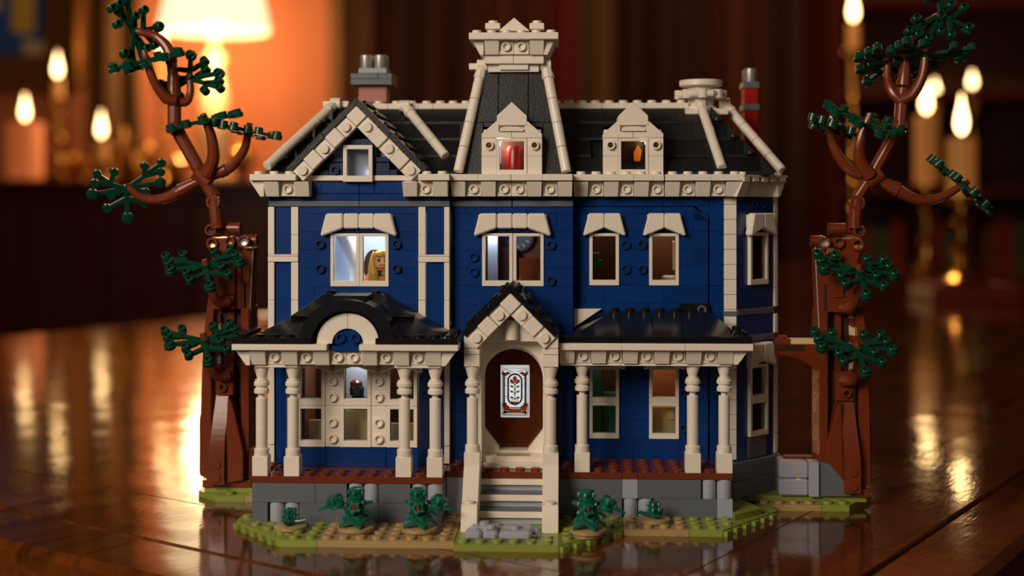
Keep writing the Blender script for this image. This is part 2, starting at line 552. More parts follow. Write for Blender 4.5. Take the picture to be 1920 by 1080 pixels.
for k, colr in enumerate(cols):
    wd = rng.uniform(4.5, 7.5); hb = rng.uniform(20, 29)
    z = shelves[1]+1.5
    t = thing('book', ordn[k]+' book from the left in the blurred shelf row, '+{'book_red': 'dark red', 'book_green': 'dull green', 'book_brown': 'brown'}[colr]+' spine', 'book', (x+wd/2, 566, z), group='books on the bookcase shelf')
    part('cover', MB().cbox(x, x+wd-0.3, 555, 556, z, z+hb, 0.2).box(x, x+0.6, 555.5, 577, z, z+hb).box(x+wd-0.9, x+wd-0.3, 555.5, 577, z, z+hb), colr, t)
    part('pages', MB().box(x+0.6, x+wd-0.9, 556, 576, z+0.5, z+hb-0.8), 'tan', t)
    x += wd+(6 if k in (2, 6) else 0.4)
candle(1753, 168, 562, 1.8, 8, 'wax_ivory', True, shz, 'small candlestick on the bookcase shelf, left of the pair', fh=7)
candle(1823, 153, 562, 1.8, 8, 'wax_ivory', True, shz, 'small candlestick on the bookcase shelf, right of the pair', fh=7)
t = thing('closed_book', 'dark red closed book lying under the nearest candlestick', 'book', (U(1803, 276), 276, 0))
part('cover', MB().cbox(U(1803, 276)-9, U(1803, 276)+9, 266, 284, 0, 0.5, 0.1).cbox(U(1803, 276)-9, U(1803, 276)+9, 266, 284, 2.9, 3.4, 0.1).cbox(U(1803, 276)-9, U(1803, 276)+9, 266, 266.6, 0.2, 3.2, 0.1), 'book_red', t)
part('pages', MB().box(U(1803, 276)-8.6, U(1803, 276)+8.6, 266.7, 283.5, 0.5, 2.9), 'tan', t)

# picture at left
pf = thing('framed_picture', 'gilt framed painting in blue and yellow at the top left', 'picture', (U(40, 630), 632, ZC(80, 630)))
a, b_, c_, d_ = U(-200, 630), U(150, 630), ZC(170, 630), ZC(-230, 630)
part('picture_frame', MB().cbox(a, b_, 630, 638, c_, c_+17, 2).cbox(a, b_, 630, 638, d_-17, d_, 2).cbox(a, a+17, 630, 638, c_, d_, 2).cbox(b_-17, b_, 630, 638, c_, d_, 2), 'gilt', pf)
part('canvas', MB().box(a+16, b_-16, 634, 637, c_+16, d_-16), 'paint_blue', pf)
part('painted_flowers', MB().box(U(18, 630), U(60, 630), 633.6, 634, ZC(60, 630), ZC(-20, 630)).box(U(-30, 630), U(-5, 630), 633.6, 634, ZC(20, 630), ZC(-60, 630)), 'paint_yellow', pf)
part('painted_vase', MB().box(U(40, 630), U(84, 630), 633.4, 633.8, ZC(125, 630), ZC(75, 630)), 'paint_cream', pf)

# small brass and glass ornaments on the sideboard
orn = [(132, 545, 4, 12), (150, 505, 4, 9), (245, 500, 6, 9), (275, 520, 4, 14), (330, 500, 6, 8), (455, 505, 5, 12), (522, 512, 6, 9), (592, 515, 4, 13), (230, 540, 3, 20)]
for i, (px, c, r, h) in enumerate(orn):
    u = U(px, c)
    w_ = ['small brass bowl', 'small brass jar', 'round brass dish', 'slim brass vase', 'low brass bowl', 'squat brass jar', 'wide brass bowl', 'narrow brass vase', 'thin tall brass vase'][i]
    wh = ['behind the pink pillar candle', 'between the two left candlesticks', 'right of the short candlestick', 'left of the lamp', 'just left of the lamp foot', 'just right of the lamp foot', 'right of the lamp', 'at the far right of the ornaments', 'far back on the sideboard'][i]
    t = thing('brass_ornament', w_ + ' ' + wh, 'ornament', (u, c, zt))
    part('bowl', MB().lathe([(r*0.6, zt), (r*0.7, zt+0.8), (r*0.3, zt+2), (r, zt+h*0.55), (r*0.8, zt+h*0.9)], 20), 'brass', t, loc=(u, c, 0))
    part('lid', MB().lathe([(r*0.85, zt+h*0.9), (r*0.5, zt+h), (0.6, zt+h+1), (0.9, zt+h+2), (0.1, zt+h+2.8)], 16), 'brass', t, loc=(u, c, 0))

# curtains
def curtain(px0, px1, m, label, c=607, ztop=205, folds=3.2, amp=5):
    u0, u1 = U(px0, c)+0.6, U(px1, c)-0.6
    t = thing('curtain', label, 'curtain', ((u0+u1)/2, c, FZ))
    n = max(12, int((u1-u0)/1.6))
    vs_, fs = [], []
    for k, z in enumerate((FZ+1, 60, ztop)):
        for i in range(n+1):
            x = u0+(u1-u0)*i/n
            y = c + amp*math.sin(x*0.42+0.6*math.sin(x*0.11)) + 0.35*amp*math.sin(x*0.93+1)
            vs_.append((x, y, z))
    for k in range(2):
        for i in range(n):
            a = k*(n+1)+i
            fs.append((a, a+1, a+n+2, a+n+1))
    o = part('curtain_cloth', MB().add(vs_, fs), m, t)
    md = o.modifiers.new('thickness', 'SOLIDIFY'); md.thickness = 0.6*S
    return t
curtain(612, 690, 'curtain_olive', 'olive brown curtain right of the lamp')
curtain(158, 272, 'curtain_olive', 'added olive brown curtain left of the lamp beside the painting')  # added stand-in for a brown-gold stretch; darkens the wall's reflection in the table
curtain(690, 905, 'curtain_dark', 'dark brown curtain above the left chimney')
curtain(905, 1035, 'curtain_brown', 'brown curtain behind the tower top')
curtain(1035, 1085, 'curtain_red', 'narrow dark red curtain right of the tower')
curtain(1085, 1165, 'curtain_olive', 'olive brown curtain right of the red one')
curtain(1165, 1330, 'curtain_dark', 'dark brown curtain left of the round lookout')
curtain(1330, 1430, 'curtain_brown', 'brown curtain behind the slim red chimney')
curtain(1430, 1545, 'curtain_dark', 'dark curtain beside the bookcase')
t = thing('curtain_rail', 'brass rail carrying the curtains', 'rail', (U(1080, 604), 604, 207))
part('rail_pole', MB().tube([(U(120, 604), 607, 207), (U(1550, 604), 607, 207)], 1.2), 'brass', t)
FR.pop()

# ------------------------------------------------------------------ the toy house
H = thing('toy_house', 'dark blue and cream Victorian toy brick house with central tower', 'toy house', (-4, 6, 0))

# --- ground plates
def ground(poly, m, name='base_plate', skip=(), z0=0.0, z1=0.4, notch=True, studs=True, sx=0.0, sy=0.0, parent=H):
    b = MB().prism(poly, z0, z1, 'z')
    if studs:
        xs = [p[0] for p in poly]; ys = [p[1] for p in poly]
        def inside(x, y):
            r = False; n = len(poly); j = n-1
            for i in range(n):
                xi, yi = poly[i]; xj, yj = poly[j]
                if (yi > y) != (yj > y) and x < (xj-xi)*(y-yi)/(yj-yi)+xi: r = not r
                j = i
            return r
        y = min(ys)+0.5+sy
        while y < max(ys):
            x = min(xs)+0.5+sx
            while x < max(xs):
                if all(inside(x+dx, y+dy) for dx in (-0.33, 0.33) for dy in (-0.33, 0.33)) and not any(s_[0] < x < s_[1] and s_[2] < y < s_[3] for s_ in skip):
                    b.stud(x, y, z1, n=12)
                x += 1
            y += 1
    return part(name, b, m, parent)
def wedge_edge(p0, p1, m, n):   # stepped underside tabs of a wedge plate
    return None
body = (-19.7, -7.6, -2, 40)
ground([(-17.0, -6.4), (-14.75, -6.4), (-14.75, 0), (-20.7, 0), (-20.7, -1.9)], 'olive', skip=[body])
ground([(-14.72, -6.4), (-6.6, -6.4), (-6.6, 1), (-14.72, 1)], 'dark_tan', skip=[body])
ground([(-6.55, -7), (-0.42, -7), (-0.42, 1), (-6.55, 1)], 'olive', skip=[(-6.4, -0.5, -5, 2)])
ground([(-0.40, -7), (3.55, -3), (3.55, 1), (-0.40, 1)], 'olive', skip=[(-1, 12, -0.1, 40)])
ground([(3.58, -3), (7.55, -3), (7.55, 1), (3.58, 1)], 'dark_tan', skip=[(-1, 12, -0.1, 40)])
ground([(7.58, -3), (9.6, -3), (13.7, 2.2), (13.7, 4), (7.58, 4)], 'olive', skip=[(-1, 10.6, -0.1, 40), (10.9, 13.2, -0.2, 4)])
# notched tabs under the slanted edges
def tabs(p0, p1, n, m):
    d = Vector((p1[0]-p0[0], p1[1]-p0[1], 0)); L_ = d.length; a = math.atan2(d.y, d.x)
    b = MB()
    for i in range(n):
        s0 = L_*(i+0.1)/n; s1 = L_*(i+0.6)/n
        b.box(s0, s1, -0.28, 0.1, 0.0, 0.32)
    return part('edge_tab', b, m, H, loc=(p0[0], p0[1], 0), rot=(0, 0, math.degrees(a)))
tabs((-20.7, -1.9), (-17.0, -6.4), 5, 'olive')
tabs((-0.42, -7), (3.55, -3), 5, 'olive')
tabs((9.6, -3), (13.7, 2.2), 6, 'olive')
part('grass_tile', MB().prism([(10.6, -0.6), (12.6, 1.2), (12.6, 1.3), (11.4, 4.6), (10.6, 4.6)], 0.4, 0.8, 'z'), 'olive', H, 0.02)

# --- foundation
def fbrick(xp, y0, z0, z1, m, round_=False, d=1.0):
    x0, x1 = xp
    if round_:
        n = int(round(x1-x0))
        for i in range(n):
            k = ('rb', round(z1-z0, 2), m)
            shape(k, lambda b: b.lathe([(0.47, 0), (0.48, 0.04), (0.48, z1-z0-0.04), (0.47, z1-z0)], 24), [m], 'round_brick', fnd, (x0+i+0.5, y0+0.5, z0))
    else:
        brick(x0+0.01, x1-0.01, y0, y0+d, z0, z1-0.01, m, fnd, ch=0.02)
fnd = part('foundation', MB().box(-19.5, -7.8, -1.2, 2.4, 0.4, 2.8).box(-7.8, -0.5, 0.5, 3, 0.4, 2.8).box(-0.3, 10.4, 0.8, 4.2, 0.4, 2.8), 'dark_grey', H)
za, zb_, zc_ = 0.4, 1.62, 2.84
L0 = -19.68
for (a, b_, r, m) in ((0, 4, 0, 'dark_grey'), (4, 6, 0, 'dark_grey'), (6, 8, 1, 'light_grey'), (8, 10, 0, 'dark_grey'), (10, 12, 1, 'light_grey')):
    fbrick((L0+a, L0+b_), -2, zb_, zc_, m, r)
for (a, b_, r, m) in ((0, 1, 0, 'dark_grey'), (1, 3, 1, 'light_grey'), (3, 6, 0, 'dark_grey'), (6, 8, 0, 'dark_grey'), (8, 12, 0, 'dark_grey')):
    fbrick((L0+a, L0+b_), -2, za, zb_, m, r)
for z0, z1 in ((za, zb_), (zb_, zc_)):
    for y in (-1, 1): brick(L0+11, L0+12, y, y+2, z0, z1, 'dark_grey', fnd); brick(L0, L0+1, y, y+2, z0, z1, 'dark_grey', fnd)
    brick(-7.65, -6.4, 0.3, 1.3, z0, z1, 'light_grey', fnd)
R0 = -0.40
for (a, b_, r, m) in ((0, 4, 0, 'dark_grey'), (4, 5, 0, 'light_grey'), (5, 9, 0, 'dark_grey'), (9, 11, 1, 'light_grey')):
    fbrick((R0+a, R0+b_), 0, zb_, zc_, m, r)
for (a, b_, r, m) in ((0, 4, 0, 'dark_grey'), (4, 5, 1, 'light_grey'), (5, 6, 1, 'light_grey'), (6, 10, 0, 'dark_grey'), (10, 11, 0, 'light_grey')):
    fbrick((R0+a, R0+b_), 0, za, zb_, m, r)

# --- porch decks
def deck(x0, x1, y0, y1, z1=3.25, skip=()):
    b = MB().cbox(x0, x1-0.015, y0, y1, z1-0.4, z1, 0.02)
    n = int(round(x1-x0)); k = int(round(y1-y0))
    for i in range(n):
        for j in range(k):
            x, y = x0+(i+0.5)*(x1-x0)/n, y0+j+0.5
            if not any(s_[0] < x < s_[1] and s_[2] < y < s_[3] for s_ in skip):
                b.stud(x, y, z1, n=12)
    return part('deck_plate', b, 'deck', H)
Lp = [L0+0.5, L0+2.5, L0+9.55, L0+11.5]      # post centres, left porch
Rp = [1.06, 8.1, 10.1]
pl = [(x-0.6, x+0.6, -2.1, -1) for x in Lp]
deck(L0, L0+12, -2, 2, skip=pl+[(L0+1.9, L0+10.6, 0.4, 3)])
deck(-7.66, -6.4, 0.2, 3.2)
deck(-5.4, -1.42, 0, 2)
pr = [(x-0.6, x+0.6, -0.1, 1) for x in Rp]
deck(R0, R0+4, 0, 4.3, skip=pr); deck(R0+4, R0+5, 0, 4.3, skip=pr); deck(R0+5, R0+11, 0, 4.3, skip=pr)

# --- brick walls
WALLN = [0]
def wall(name, x0, x1, y, z0, z1, rows, holes, m, parent=H, depth=0.6, back='recess_shade', seed=1, core=True):
    """rows: list of row boundaries; holes: (x0, x1, z0, z1); bricks are cut to the holes' edges"""
    r_ = random.Random(seed)
    b = MB()
    if core:
        # the wall behind the faces, cut by the same holes
        xs = sorted(set([x0, x1] + [h[i] for h in holes for i in (0, 1)]))
        zs = sorted(set([z0, z1] + [h[i] for h in holes for i in (2, 3)]))
        xs = [v for v in xs if x0 <= v <= x1]; zs = [v for v in zs if z0 <= v <= z1]
        for i in range(len(xs)-1):
            for j in range(len(zs)-1):
                cx, cz = (xs[i]+xs[i+1])/2, (zs[j]+zs[j+1])/2
                if not any(h[0] < cx < h[1] and h[2] < cz < h[3] for h in holes):
                    b.box(xs[i], xs[i+1], y+0.45, y+1.0, zs[j], zs[j+1])
    wl = part(name, b, m, parent)
    rows = sorted(set(rows))
    for k in range(len(rows)-1):
        a, c = rows[k], rows[k+1]
        mid = (a+c)/2
        cuts = sorted([(h[0], h[1]) for h in holes if h[2] < mid < h[3]])
        segs = []; cur = x0
        for (p0, p1) in cuts:
            if p0 > cur+0.05: segs.append((cur, p0))
            cur = max(cur, p1)
        if cur < x1-0.05: segs.append((cur, x1))
        for (p0, p1) in segs:
            x = p0
            while x < p1-0.05:
                n = r_.choice([1, 2, 2, 3, 4, 4])
                e = x+n
                if p1-e < 0.8: e = p1
                brick(x+0.006, e-0.006, y, y+0.5, a+0.004, c-0.004, m, wl, ch=0.014)
                x = e
    return wl

def rowz(z0, z1, anchor, h=1.2):
    r = [z0, z1]
    z = anchor
    while z > z0+0.35: r.append(z); z -= h
    z = anchor
    while z < z1-0.35: r.append(z); z += h
    return sorted(set(round(v, 3) for v in r))

def window(x, y, z0, wd, hh, parent=H, sill=0.36, side=0.22, top=0.2, name='window', dmin=0.5, pane='clear_pane', cross=None):
    """cream frame, front face at y, lower left corner (x, z0)"""
    k = ('win', round(wd, 2), round(hh, 2), sill, side, top)
    def fn(b):
        b.cbox(0, side, 0, dmin, 0, hh, 0.02).cbox(wd-side, wd, 0, dmin, 0, hh, 0.02)
        b.cbox(side-0.01, wd-side+0.01, 0, dmin, 0, sill, 0.02).cbox(side-0.01, wd-side+0.01, 0, dmin, hh-top, hh, 0.02)
    fr = shape(k, fn, ['cream'], name, parent, (x, y, z0))
    kp = ('pane', round(wd, 2), round(hh, 2), sill, side, top)
    shape(kp, lambda b: b.box(side, wd-side, 0, 0.06, sill, hh-top).box(side, side+0.05, -0.1, 0.0, sill, hh-top).box(wd-side-0.05, wd-side, -0.1, 0, sill, hh-top), [pane], 'pane', fr, (x, y+0.18, z0))
    return fr

def hood(xc, y, half, z_top=19.72, parent=H, quads=0, zl=18.25, zm=18.72):
    """flared cream hood: two sloped end pieces, with flat pieces between for a double window"""
    hd = part('window_hood', MB().box(xc-half+0.3, xc+half-0.3, y-0.15, y+0.3, zm+0.05, z_top-0.1), 'cream', parent)
    ht = z_top
    for s in (-1, 1):
        inner = xc + s*quads
        pts = [(inner+s*0.01, ht), (xc+s*(half-0.38), ht), (xc+s*half, zl), (xc+s*(half-0.14), zl-0.02), (inner+s*0.01, zm+0.02)]
        part('hood_end', MB().prism(pts, y-0.55, y), 'cream', hd, 0.1)
        if quads:
            part('hood_middle', MB().cbox(min(xc+s*0.01, inner), max(xc+s*0.01, inner), y-0.45, y, zm, ht, 0.08), 'cream', hd)
    return hd

# upper left wing, front face at Y = 2.5
YL, YT, YR = 2.5, 3.2, 4.3
X0, X1 = -19.65, -7.62
wl_l = wall('wing_wall', -17.6, -9.7, YL, 3.2, 20.75,
     [3.2, 20.15]+rowz(10.2, 20.15, 14.9),
     [(-15.5, -11.66, 14.9, 18.35), (-17.62, -9.6, 3.2, 10.2)], 'blue', seed=3)
for (a, b_) in ((-19.22, -18.12), (-9.16, -7.98)):
    wall('corner_panel', a, b_, YL+0.08, 3.2, 20.15, [3.2, 7.6, 11.9, 16.54, 20.15], [], 'blue', seed=5)
def strip(x0, x1, z0, z1, y=YL):
    brick(x0, x1, y-0.12, y+0.5, z0, z1, 'cream', trim, name='trim_tile', ch=0.025)
trim = part('corner_trim', MB().box(-19.6, -19.3, YL+0.4, YL+5, 3.2, 20.2).box(-8.0, -7.65, YL+0.3, YL+0.7, 3.2, 20.2), 'cream', H)
for (a, b_) in ((-19.65, -19.23), (-18.11, -17.63), (-9.67, -9.2), (-7.97, -7.62)):
    zz = [3.25, 4.9, 11.9, 16.5]
    for z0, z1 in ((3.25, 4.4), (4.43, 11.3), (11.35, 14.0), (14.0, 16.5)) if a in (-19.65, -7.97) else ((11.3, 14.0), (14.0, 16.5)):
        strip(a, b_, z0+0.01, z1-0.01)
    for z0, z1 in ((17.0, 18.3), (18.3, 20.15)) if a in (-18.11, -9.67) else ((17.0, 20.15),):
        strip(a, b_, z0+0.01, z1-0.01)
for (a, b_) in ((-19.65, -17.63), (-9.67, -7.62)):
    strip(a, b_, 16.52, 16.88, YL-0.06); strip(a, b_, 16.9, 17.0)
for (a, b_) in ((-19.62, -13.6), (-13.58, -7.62)):
    brick(a, b_, YL-0.08, YL+0.6, 20.17, 20.55, 'dark_grey', wl_l, name='grey_plate')
    brick(a, b_, YL, YL+0.6, 20.57, 21.0, 'blue', wl_l)
# tower wall
DX = -3.42
wl_t = wall('tower_wall', -7.58, 0.5, YT, 3.2, 20.15, [3.2, 20.15]+rowz(3.2, 20.15, 14.9),
     [(-5.52, -1.44, 14.9, 18.38), (DX-2.45, DX+2.45, 3.2, 11.6)], 'blue', seed=11)
for (a, b_) in ((-7.58, -3.56), (-3.5, 0.5)):
    brick(a, b_, YT-0.08, YT+0.6, 20.17, 20.55, 'dark_grey', wl_t, name='grey_plate')
    brick(a, b_, YT, YT+0.6, 20.57, 20.8, 'blue', wl_t)
part('tower_side', MB().box(0.1, 0.5, YT+0.5, YR+1, 3.2, 22), 'blue', H)
# right wall
rh = [(1.59, 3.58, 14.9, 18.38), (5.57, 7.56, 14.9, 18.38), (1.59, 3.58, 4.67, 9.5), (5.57, 7.56, 4.67, 9.5)]
wl_r = wall('right_wall', 0.52, 9.5, YR, 3.2, 20.15, [3.2, 20.15, 4.67, 11.9]+rowz(4.67, 11.9, 4.67)+rowz(11.9, 20.15, 14.9),
     rh+[(8.55, 9.6, 19.2, 20.3)], 'blue', seed=17)
part('corner_brick', MB().prism([(8.56, 19.2), (9.49, 19.2), (8.56, 20.13)], YR, YR+0.5), 'blue', wl_r, 0.02)
part('corner_brick', MB().prism([(8.72, 20.18), (9.58, 20.18), (9.58, 19.34)], YR, YR+0.5), 'blue', wl_r, 0.02)
for (a, b_) in ((0.52, 6.5), (6.53, 9.58)):
    brick(a, b_, YR, YR+0.5, 20.2, 20.78, 'blue', wl_r, ch=0.02)
for z0, z1 in ((3.2, 8.0), (8.0, 11.9), (11.9, 14.9), (14.9, 18.5), (18.5, 20.78)):
    brick(9.6, 10.53, YR, YR+0.5, z0, z1-0.02, 'blue', wl_r, ch=0.02)
part('wall_gap', MB().box(8.5, 9.7, YR+0.52, YR+0.6, 3.2, 20.7), 'recess_shade', wl_r)  # black strip behind the seam, paints the gap's shade
# cream corner stones
cs = part('corner_stones', MB().box(10.6, 11.3, YR+0.3, YR+1, 3.2, 20.8), 'cream', H)
z = 3.3
while z < 20.6:
    z1 = min(z+1.0, 20.8)
    if 13.0 < z+0.5 < 13.4: pass
    brick(10.54, 11.37, YR-0.1, YR+0.6, z+0.012, z1-0.012, 'cream' if not (12.9 < z < 13.4) else 'cream', cs, name='corner_stone', ch=0.03)
    z = z1
brick(10.5, 11.4, YR-0.13, YR+0.6, 12.85, 13.2, 'dark_grey', cs, name='grey_plate')

# angled side wall (45 degrees), local x along the wall
AF = Matrix.Translation((11.4, YR-0.05, 0)) @ Matrix.Rotation(math.radians(45), 4, 'Z')
FR.append(AF)
wl_a = wall('angled_wall', 0.02, 4.0, 0, 3.2, 20.8, [3.2, 20.8, 11.1, 11.5, 12.9, 13.3]+rowz(3.2, 11.1, 4.7)+rowz(13.3, 20.8, 14.9),
     [(1.15, 3.15, 14.9, 18.4), (1.15, 3.15, 4.7, 9.5), (0, 4, 11.1, 11.5), (0, 4, 12.9, 13.3)], 'blue', seed=23)
brick(0, 4.05, -0.06, 0.5, 11.1, 11.5, 'dark_grey', wl_a, name='grey_plate')
brick(0, 4.05, -0.06, 0.5, 12.9, 13.3, 'dark_grey', wl_a, name='grey_plate')
window(1.15, -0.25, 14.9, 2.0, 3.5)
window(1.15, -0.25, 4.7, 2.0, 2.4); window(1.15, -0.25, 7.1, 2.0, 2.4)
hood(2.15, -0.1, 1.45); hood(2.15, -0.1, 1.45, z_top=11.0, zl=9.4, zm=9.75)
brick(1.15, 3.15, -0.08, 0.5, 3.25, 4.65, 'dark_grey', wl_a)
ring(1.7, 0, 20.4, 'blue', wl_a, 'recess_shade'); ring(2.7, 0, 20.4, 'blue', wl_a, 'recess_shade')
for z0 in (3.25, 4.6, 5.9, 7.2, 8.5, 9.8, 11.5, 13.3, 14.6, 15.9, 17.2, 18.5, 19.8):
    brick(4.03, 4.4, -0.1, 1.0, z0+0.01, min(z0+1.29, 20.8), 'cream', cs, name='corner_stone')
for z0, z1 in ((3.4, 11.0), (13.4, 19.6)):
    part('side_room', MB().box(0.3, 3.9, 2.2, 2.4, z0, z1).box(0.1, 0.3, 1.0, 2.4, z0, z1).box(3.9, 4.1, 1.0, 2.4, z0, z1), 'room_tan', H)
    lp_ = AF @ Vector((2.2, 1.3, z1-0.6))
    point('side_room_light', lp_, 0.0035, (1.0, 0.72, 0.42), 0.15)
fa = part('angled_foundation', MB().box(0.4, 4.2, 0.3, 1.2, 0.8, 3.2), 'dark_grey', H)
for (a, b_, c, d_) in ((-0.9, 1.2, 0.8, 2.0), (1.2, 1.7, 0.8, 3.2), (1.7, 4.4, 0.8, 2.0), (-0.9, 1.2, 2.0, 3.2), (1.7, 4.4, 2.0, 3.2)):
    brick(a, b_-0.01, -0.35, 0.4, c, d_-0.01, 'dark_grey', fa)
FR.pop()
fr_ = part('rear_foundation', MB().box(14.3, 16, 5.2, 7, 0.8, 3.1), 'dark_grey', H)
for k, z in enumerate((0.85, 2.0)):
    shape('rbig', lambda b: b.cbox(0, 1.95, 0, 1, 0, 1.12, 0.12), ['light_grey'], 'light_brick', fr_, (14.25, 4.6, z))
brick(16.2, 16.85, 4.4, 5.6, 0.85, 3.15, 'light_grey', fr_)
part('sloped_brick', MB().prism([(16.86, 0.85), (19.0, 0.85), (19.0, 1.3), (17.6, 3.0), (16.86, 3.15)], 4.6, 5.6), 'dark_grey', fr_, 0.03)

# --- plain side and back walls that close the house
for (ox, oy, rz_, ln) in ((-19.62, 13.0, -90, 10.0), (14.25, 7.4, 90, 5.6)):
    FR.append(Matrix.Translation((ox, oy, 0)) @ Matrix.Rotation(math.radians(rz_), 4, 'Z'))
    wall('side_wall', 0, ln, 0, 3.2, 20.8, [3.2, 20.8]+rowz(3.2, 20.8, 14.9, 1.2), [], 'blue', seed=40)
    part('side_foundation', MB().box(0, ln, 0.1, 0.9, 0.8, 3.2), 'dark_grey', H)
    FR.pop()
part('back_wall', MB().box(-19.5, 13.4, 12.8, 13.2, 0.8, 22.3), 'blue', H)
# --- windows with their hoods
for x in (-15.5, -13.56): window(x, YL-0.1, 14.9, 1.92, 3.5)
hood(-13.58, YL, 2.53, quads=1.0)
for x in (-5.52, -3.46): window(x, YT-0.1, 14.9, 2.02, 3.5)
hood(-3.5, YT, 2.56, quads=1.0)
for x in (1.59, 5.57):
    window(x, YR-0.1, 14.9, 1.98, 3.48)
    hood(x+0.99, YR, 1.42)
    window(x, YR-0.12, 4.67, 1.98, 2.4); window(x, YR-0.12, 7.07, 1.98, 2.4)
    hood(x+0.99, YR, 1.42, z_top=10.9, zl=9.35, zm=9.7)
# hollow round studs on the walls
for (px, py) in ((600, 458), (600, 504), (743, 458), (743, 504)):
    X, Z = q(px, py, YL-0.2); ring(X, YL, Z, 'blue', wl_l, 'recess_shade')
for (px, py, h) in ((888, 482, 0), (888, 510, 0), (1033, 459, 1), (1033, 527, 1)):
    X, Z = q(px, py, YT-0.2); ring(X, YT, Z, 'blue', wl_t, 'recess_shade' if h else 'blue')
for (px, py) in ((1173, 459), (1204, 459), (1173, 505), (1204, 505), (1283, 738), (1283, 803)):
    X, Z = q(px, py, YR-0.2); ring(X, YR, Z, 'blue', wl_r, 'recess_shade')

# --- lower left bay
YB = 1.2
bx0_, bx1_ = qx(556, YB), qx(784, YB)
zlo = qz(838, YB, 660); zhi = 9.95
bay = part('bay_window', MB().box(bx0_+0.3, bx1_-0.3, YB+0.5, YB+0.8, 3.25, zlo), 'blue', H)
for (a, b_) in ((bx0_-0.05, qx(611, YB)), (qx(611, YB), qx(724, YB)), (qx(724, YB), bx1_+0.05)):
    brick(a+0.01, b_-0.01, YB, YB+0.6, 3.25, zlo-0.02, 'blue', bay)
hz = (zhi-zlo)/2
for (a, b_) in ((qx(557, YB), qx(610, YB)), (qx(638.5, YB), qx(696, YB)), (qx(725, YB), qx(782.5, YB))):
    window(a, YB-0.12, zlo, b_-a, hz-0.02, parent=H, side=0.24, sill=0.42); window(a, YB-0.12, zlo+hz, b_-a, hz, parent=H, side=0.24, sill=0.42)
for (a, b_) in ((qx(610, YB), qx(638.5, YB)), (qx(696, YB), qx(725, YB))):
    for z0 in (zlo, zlo+hz):
        brick(a+0.01, b_-0.01, YB-0.05, YB+0.6, z0, z0+hz-0.02, 'cream', bay)
        ring((a+b_)/2, YB-0.05, z0+0.55, 'cream', bay); ring((a+b_)/2, YB-0.05, z0+1.6, 'cream', bay)
for k, (a, b_) in enumerate(((bx0_-1.25, bx0_-0.06), (bx1_+0.06, bx1_+1.25))):
    # canted side panels going back to the wing wall
    pts = [(b_, YB), (b_, YB+0.5), (a, YL+0.3), (a, YL-0.1)] if k == 0 else [(a, YB), (a, YB+0.5), (b_, YL+0.3), (b_, YL-0.1)]
    for z0, z1 in ((3.25, 5.65), (5.66, 8.05), (8.06, 10.2)):
        part('brick', MB().prism(pts, z0, z1, 'z'), 'blue', bay, 0.02)
for px in (584, 667, 753):
    xc = qx(px, YB)
    hood(xc, YB, 1.42, z_top=10.9, zl=9.45, zm=9.85)

# --- cornices
def block_fn(b):    # inverted slope face, wider and further out at the top
    b.add([(0.02, -0.15, 0), (0.95, -0.15, 0), (0.98, -0.62, 0.98), (0.0, -0.62, 0.98), (0.02, 0.5, 0), (0.95, 0.5, 0), (0.98, 0.5, 0.98), (0.0, 0.5, 0.98)],
          [(3, 2, 1, 0)[::-1], (4, 5, 6, 7)[::-1], (0, 4, 5, 1)[::-1], (1, 5, 6, 2)[::-1], (2, 6, 7, 3)[::-1], (3, 7, 4, 0)[::-1]][0:0] +
          [(0, 1, 2, 3), (5, 4, 7, 6), (4, 5, 1, 0), (1, 5, 6, 2), (3, 2, 6, 7), (4, 0, 3, 7)])
def cornice(x0, y, z, pattern, m='cream', step=1.0, plates=(), stud_plates=True, ends=(0, 0), dz=1.05, plate_y=0.75, parent=H, zp=0.42, core=True):
    """pattern of B (bracket) and R (recessed face with hollow stud); y is the recessed face; plates: list of (a, b, studs)"""
    n = len(pattern)
    co = part('cornice', MB().box(x0+0.05, x0+n*step-0.05, y+0.5, y+1.2, z, z+dz), m, parent)
    for i, ch in enumerate(pattern):
        x = x0+i*step
        if ch == 'B':
            shape(('blk', m, dz), lambda b: block_fn(b), [m], 'bracket', co, (x+0.01, y, z), bev=0.025)
        elif ch == 'R':
            brick(x+0.01, x+step-0.01, y, y+0.6, z+0.02, z+dz-0.02, m, co, name='face_brick')
            ring(x+step/2, y, z+0.5, m, co)
    for s, e in ((-1, ends[0]), (1, ends[1])):
        if e:
            xx = x0 if s < 0 else x0+n*step
            part('end_bracket', MB().prism([(xx, z), (xx+s*0.25, z), (xx+s*0.95, z+dz), (xx, z+dz)], y-0.4, y+0.8), m, co, 0.02)
    for (a, b_, st) in plates:
        b = MB().cbox(a, b_-0.012, y-plate_y, y+1.0, z+dz, z+dz+zp, 0.025)
        if st:
            k = int(round(b_-a))
            for i in range(k): b.stud(a+(i+0.5)*(b_-a)/k, y-plate_y+0.5, z+dz+zp)
        part('cornice_plate', b, m, co)
    return co
ZCN = 20.82
# upper left: two short runs either side of the gable
cornice(qx(498, 2), 1.9, ZCN, 'BRB', plates=((qx(468, 1.2), qx(555, 1.2), 1),), ends=(1, 0))
cornice(qx(756, 2), 1.9, ZCN, 'BRB', plates=((qx(784, 1.2), qx(843, 1.2), 1),))
cornice(-7.53, 2.5, ZCN, 'BRBRRBRB', plates=((-7.53, -5.7, 0), (-5.7, -3.55, 0), (-3.53, -1.5, 0), (-1.5, 0.47, 0)))
cornice(0.52, 3.6, ZCN, 'BRBRBR', plates=((0.52, 4.5, 1), (4.5, 6.48, 1)))
cornice(6.55, 3.6, ZCN, 'BRBRB', plates=((6.55, 9.55, 1), (9.55, 11.65, 1)))
AC = Matrix.Translation((11.62, 2.9, 0)) @ Matrix.Rotation(math.radians(45), 4, 'Z')
FR.append(AC)
ca = part('cornice', MB().box(0.1, 3.9, 0.9, 1.6, ZCN, 21.9), 'cream', H)
